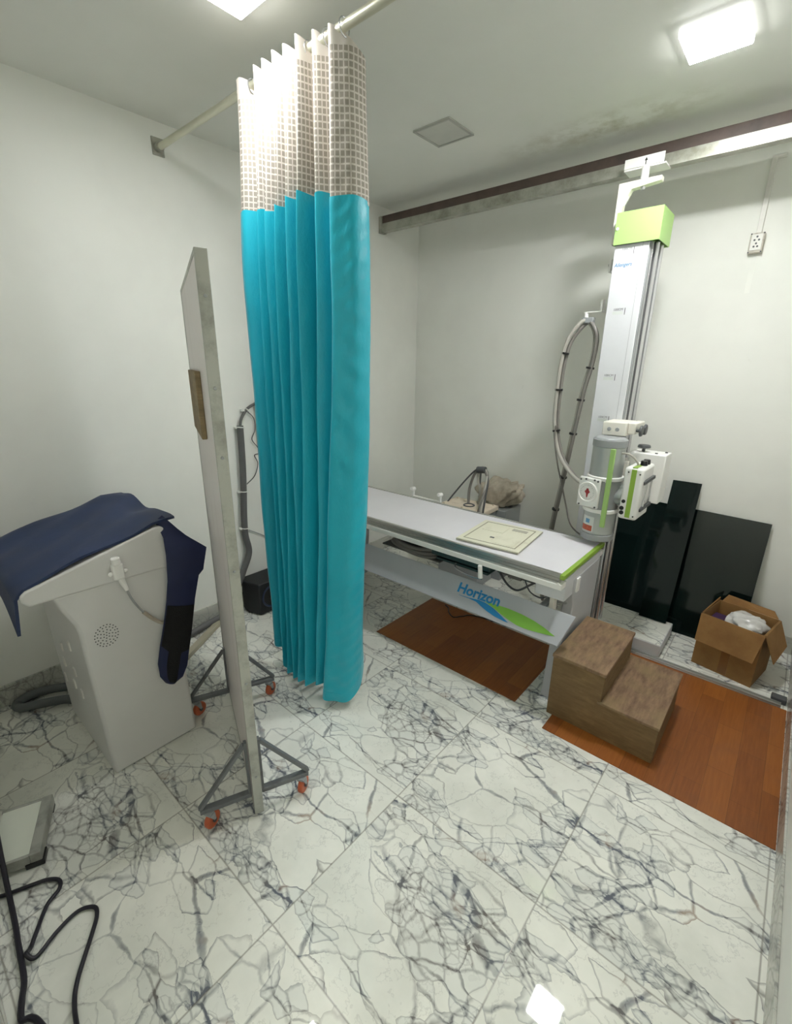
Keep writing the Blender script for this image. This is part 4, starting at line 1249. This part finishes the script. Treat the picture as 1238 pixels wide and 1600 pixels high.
# ------------------------------------------------------------------ wooden step stool
t = thing('step_stool', 'worn brown two-step wooden stool at the right end of the examination table', 'step stool', (1.10, 1.1, .003))
X0, X1, X2, Y0, Y1 = .856, 1.100, 1.345, .868, 1.335
b = nb(); prism(b, [V(X0, Y0, .003), V(X2, Y0, .003), V(X2, Y0, .186), V(X1, Y0, .186), V(X1, Y0, .336), V(X0, Y0, .336)], V(0, .016, 0))
obj('side_board', b, 'stool', t, bevel=.002)
b = nb(); prism(b, [V(X0, Y1 - .016, .003), V(X2, Y1 - .016, .003), V(X2, Y1 - .016, .186), V(X1, Y1 - .016, .186), V(X1, Y1 - .016, .336), V(X0, Y1 - .016, .336)], V(0, .016, 0))
obj('side_board', b, 'stool', t, bevel=.002)
b = nb(); box(b, X2 - .014, X2, Y0 + .016, Y1 - .016, .003, .186); obj('riser', b, 'stool', t, bevel=.002)
b = nb(); box(b, X1 - .014, X1, Y0 + .016, Y1 - .016, .186, .336); obj('riser', b, 'stool', t, bevel=.002)
b = nb(); box(b, X0, X0 + .014, Y0 + .016, Y1 - .016, .003, .336); obj('riser', b, 'stool', t, bevel=.002)
b = nb(); box(b, X1 - .014, X2 + .004, Y0 - .006, Y1 + .03, .186, .200); obj('tread', b, 'stooltop', t, bevel=.003, label='lower step tread, paler')
b = nb(); box(b, X0 - .004, X1 + .006, Y0 - .006, Y1 + .004, .336, .354); obj('tread', b, 'stooltop', t, bevel=.003)

# ------------------------------------------------------------------ cardboard box
FL = V(1.334, 1.869, 0)
BX = V(.978, -.208, 0).normalized(); BY = V(-BX.y, BX.x, 0)
BM = frame_mtx(FL, BX, BY, (0, 0, 1))
bw, bd, bh, w_ = .300, .270, .330, .004
t = thing('cardboard_box', 'open brown cardboard box on the floor in front of the dark glass', 'cardboard box', BM @ V(.15, .13, 0))
b = nb()
box(b, 0, bw, 0, w_, 0, bh, BM); box(b, 0, bw, bd - w_, bd, 0, bh, BM); box(b, 0, w_, w_, bd - w_, 0, bh, BM); box(b, bw - w_, bw, w_, bd - w_, 0, bh, BM); box(b, w_, bw - w_, w_, bd - w_, 0, .005, BM)
bx = obj('box_body', b, 'card', t)
def flap(pts, n): 
    b = nb(); prism(b, [BM @ V(*p) for p in pts], BM.to_3x3() @ V(*n)); return b
obj('flap', flap([(-.004, -.001, bh), (bw + .006, -.001, bh), (bw - .012, -.034, bh - .165), (.004, -.040, bh - .160)], (0, -.004, .001)), 'card', t)
obj('flap', flap([(bw + .001, .006, bh), (bw + .001, bd - .004, bh), (bw + .060, bd - .03, bh - .125), (bw + .062, .02, bh - .150)], (.004, 0, .001)), 'card', t)
obj('flap', flap([(-.001, .01, bh), (-.001, bd - .01, bh), (.006, bd - .03, bh + .030), (.004, .05, bh + .014)], (-.004, 0, .001)), 'cardin', t)
obj('flap', flap([(.01, bd + .001, bh), (bw - .01, bd + .001, bh), (bw - .04, bd + .022, bh + .030), (.03, bd + .018, bh + .040)], (0, .004, .001)), 'cardin', t)
b = nb(); box(b, .135, .178, -.0012, 0, .01, .18, BM); obj('parcel_tape', b, 'tape', t)
b = nb()
bmesh.ops.create_icosphere(b, subdivisions=4, radius=1.0)
for v in b.verts:
    p = v.co.copy()
    p *= 1 + .10 * math.sin(p.x * 7 + p.z * 5) + .08 * math.sin(p.y * 9 - p.x * 6) + .04 * math.sin(p.x * 19 + p.y * 17)
    q = V(.170 + p.x * .105, .150 + p.y * .095, .285 + p.z * .058)
    q.x = min(max(q.x, .090), bw - .008); q.y = min(max(q.y, .008), bd - .008)
    q.z = max(q.z, .2225)
    v.co = BM @ q
tag(obj('plastic_bag', b, 'poly', base=tuple(BM @ V(.165, .145, .22)), sharp=50), 'crumpled clear-white plastic bag inside the cardboard box', 'plastic bag')
b = nb(); box(b, .012, .085, .05, .20, .245, .275, BM)
tag(obj('purple_packet', b, 'purple', base=tuple(BM @ V(.05, .12, .22)), bevel=.003), 'dark purple packet beside the plastic bag in the cardboard box', 'packet')
b = nb(); box(b, .006, bw - .006, .006, bd - .006, .006, .218, BM)
MT['fill'] = mat('dull_packing_paper', (120, 104, 80), 0.9, var=0.2, nscale=20)
tag(obj('packing_paper', b, 'fill', base=tuple(BM @ V(.15, .13, .006)), bevel=.01), 'dull packing paper filling the bottom of the cardboard box', 'packing paper')

# ------------------------------------------------------------------ panel device and cable, front left
A = V(-.400, -.936, 0); e1 = V(.93, -.37, 0).normalized(); e2 = V(-e1.y, e1.x, 0) * -1
e2 = V(-.37, -.93, 0).normalized()
DM2 = frame_mtx(A, e1, e2, (0, 0, 1))
if DM2.to_3x3().determinant() < 0: pass
t = thing('flat_panel', 'flat white panel in a grey metal frame lying on the floor at the left', 'flat panel', DM2 @ V(.12, .08, 0))
w2, l2 = .255, .158
obj('panel_face', box(nb(), .012, w2 - .012, .034, l2 - .004, .020, .052, DM2), 'toppanel', t)
b = nb(); box(b, 0, w2, 0, .034, .012, .058, DM2); obj('frame_rail', b, 'alu', t, bevel=.003)
for a in (w2 - .012, 0): obj('frame_side', box(nb(), a, a + .012, .034, l2, .012, .055, DM2), 'alu', t, bevel=.002)
for a in ((w2 - .05, w2 + .004, -.006, .05, 0, .022), (.0, .04, 0, .04, 0, .012), (w2 - .03, w2, l2 - .03, l2, 0, .012), (0, .03, l2 - .03, l2, 0, .012)): obj('corner_foot', box(nb(), *a, DM2), 'black', t, bevel=.003)
z = .0085
tag(obj('power_cable', tube(nb(), [(-.52, -1.115, z + .04), (-.44, -1.112, z + .062), (-.34, -1.116, z + .062), (-.222, -1.124, z + .06), (-.150, -1.131, z + .02), (.0, -1.140, z + .006), (.081, -1.147, z + .006), (.185, -1.156, z), (.24, -1.172, z), (.286, -1.182, z), (.300, -1.165, z), (.34, -1.150, z), (.50, -1.120, z), (.75, -1.12, z)], .0078, 10), 'rubber', base=(.1, -1.15, 0)),
    'thick black cable lying along the front wall in the lower left corner', 'cable')
b = nb()
pts = [(-.16, -1.185, z), (-.133, -1.150, z), (-.10, -1.075, z), (-.081, -1.037, z), (-.05, -1.012, z), (-.018, -1.020, z), (.01, -1.060, z), (.07, -1.10, z), (.110, -1.125, z), (.132, -1.137, z + .016), (.15, -1.120, z), (.12, -1.06, z), (.105, -1.00, z), (.13, -.962, z), (.165, -.965, z), (.22, -1.00, z), (.30, -1.055, z), (.36, -1.08, z), (.48, -1.10, z + .018), (.70, -1.16, z)]
pts2 = []
for p in pts: pts2.append(p)
tag(obj('power_cable', tube(b, pts2, .0062, 10), 'rubber', base=(.0, -1.05, 0)), 'thinner black cable winding in loose curves over the marble, lower left', 'cable')
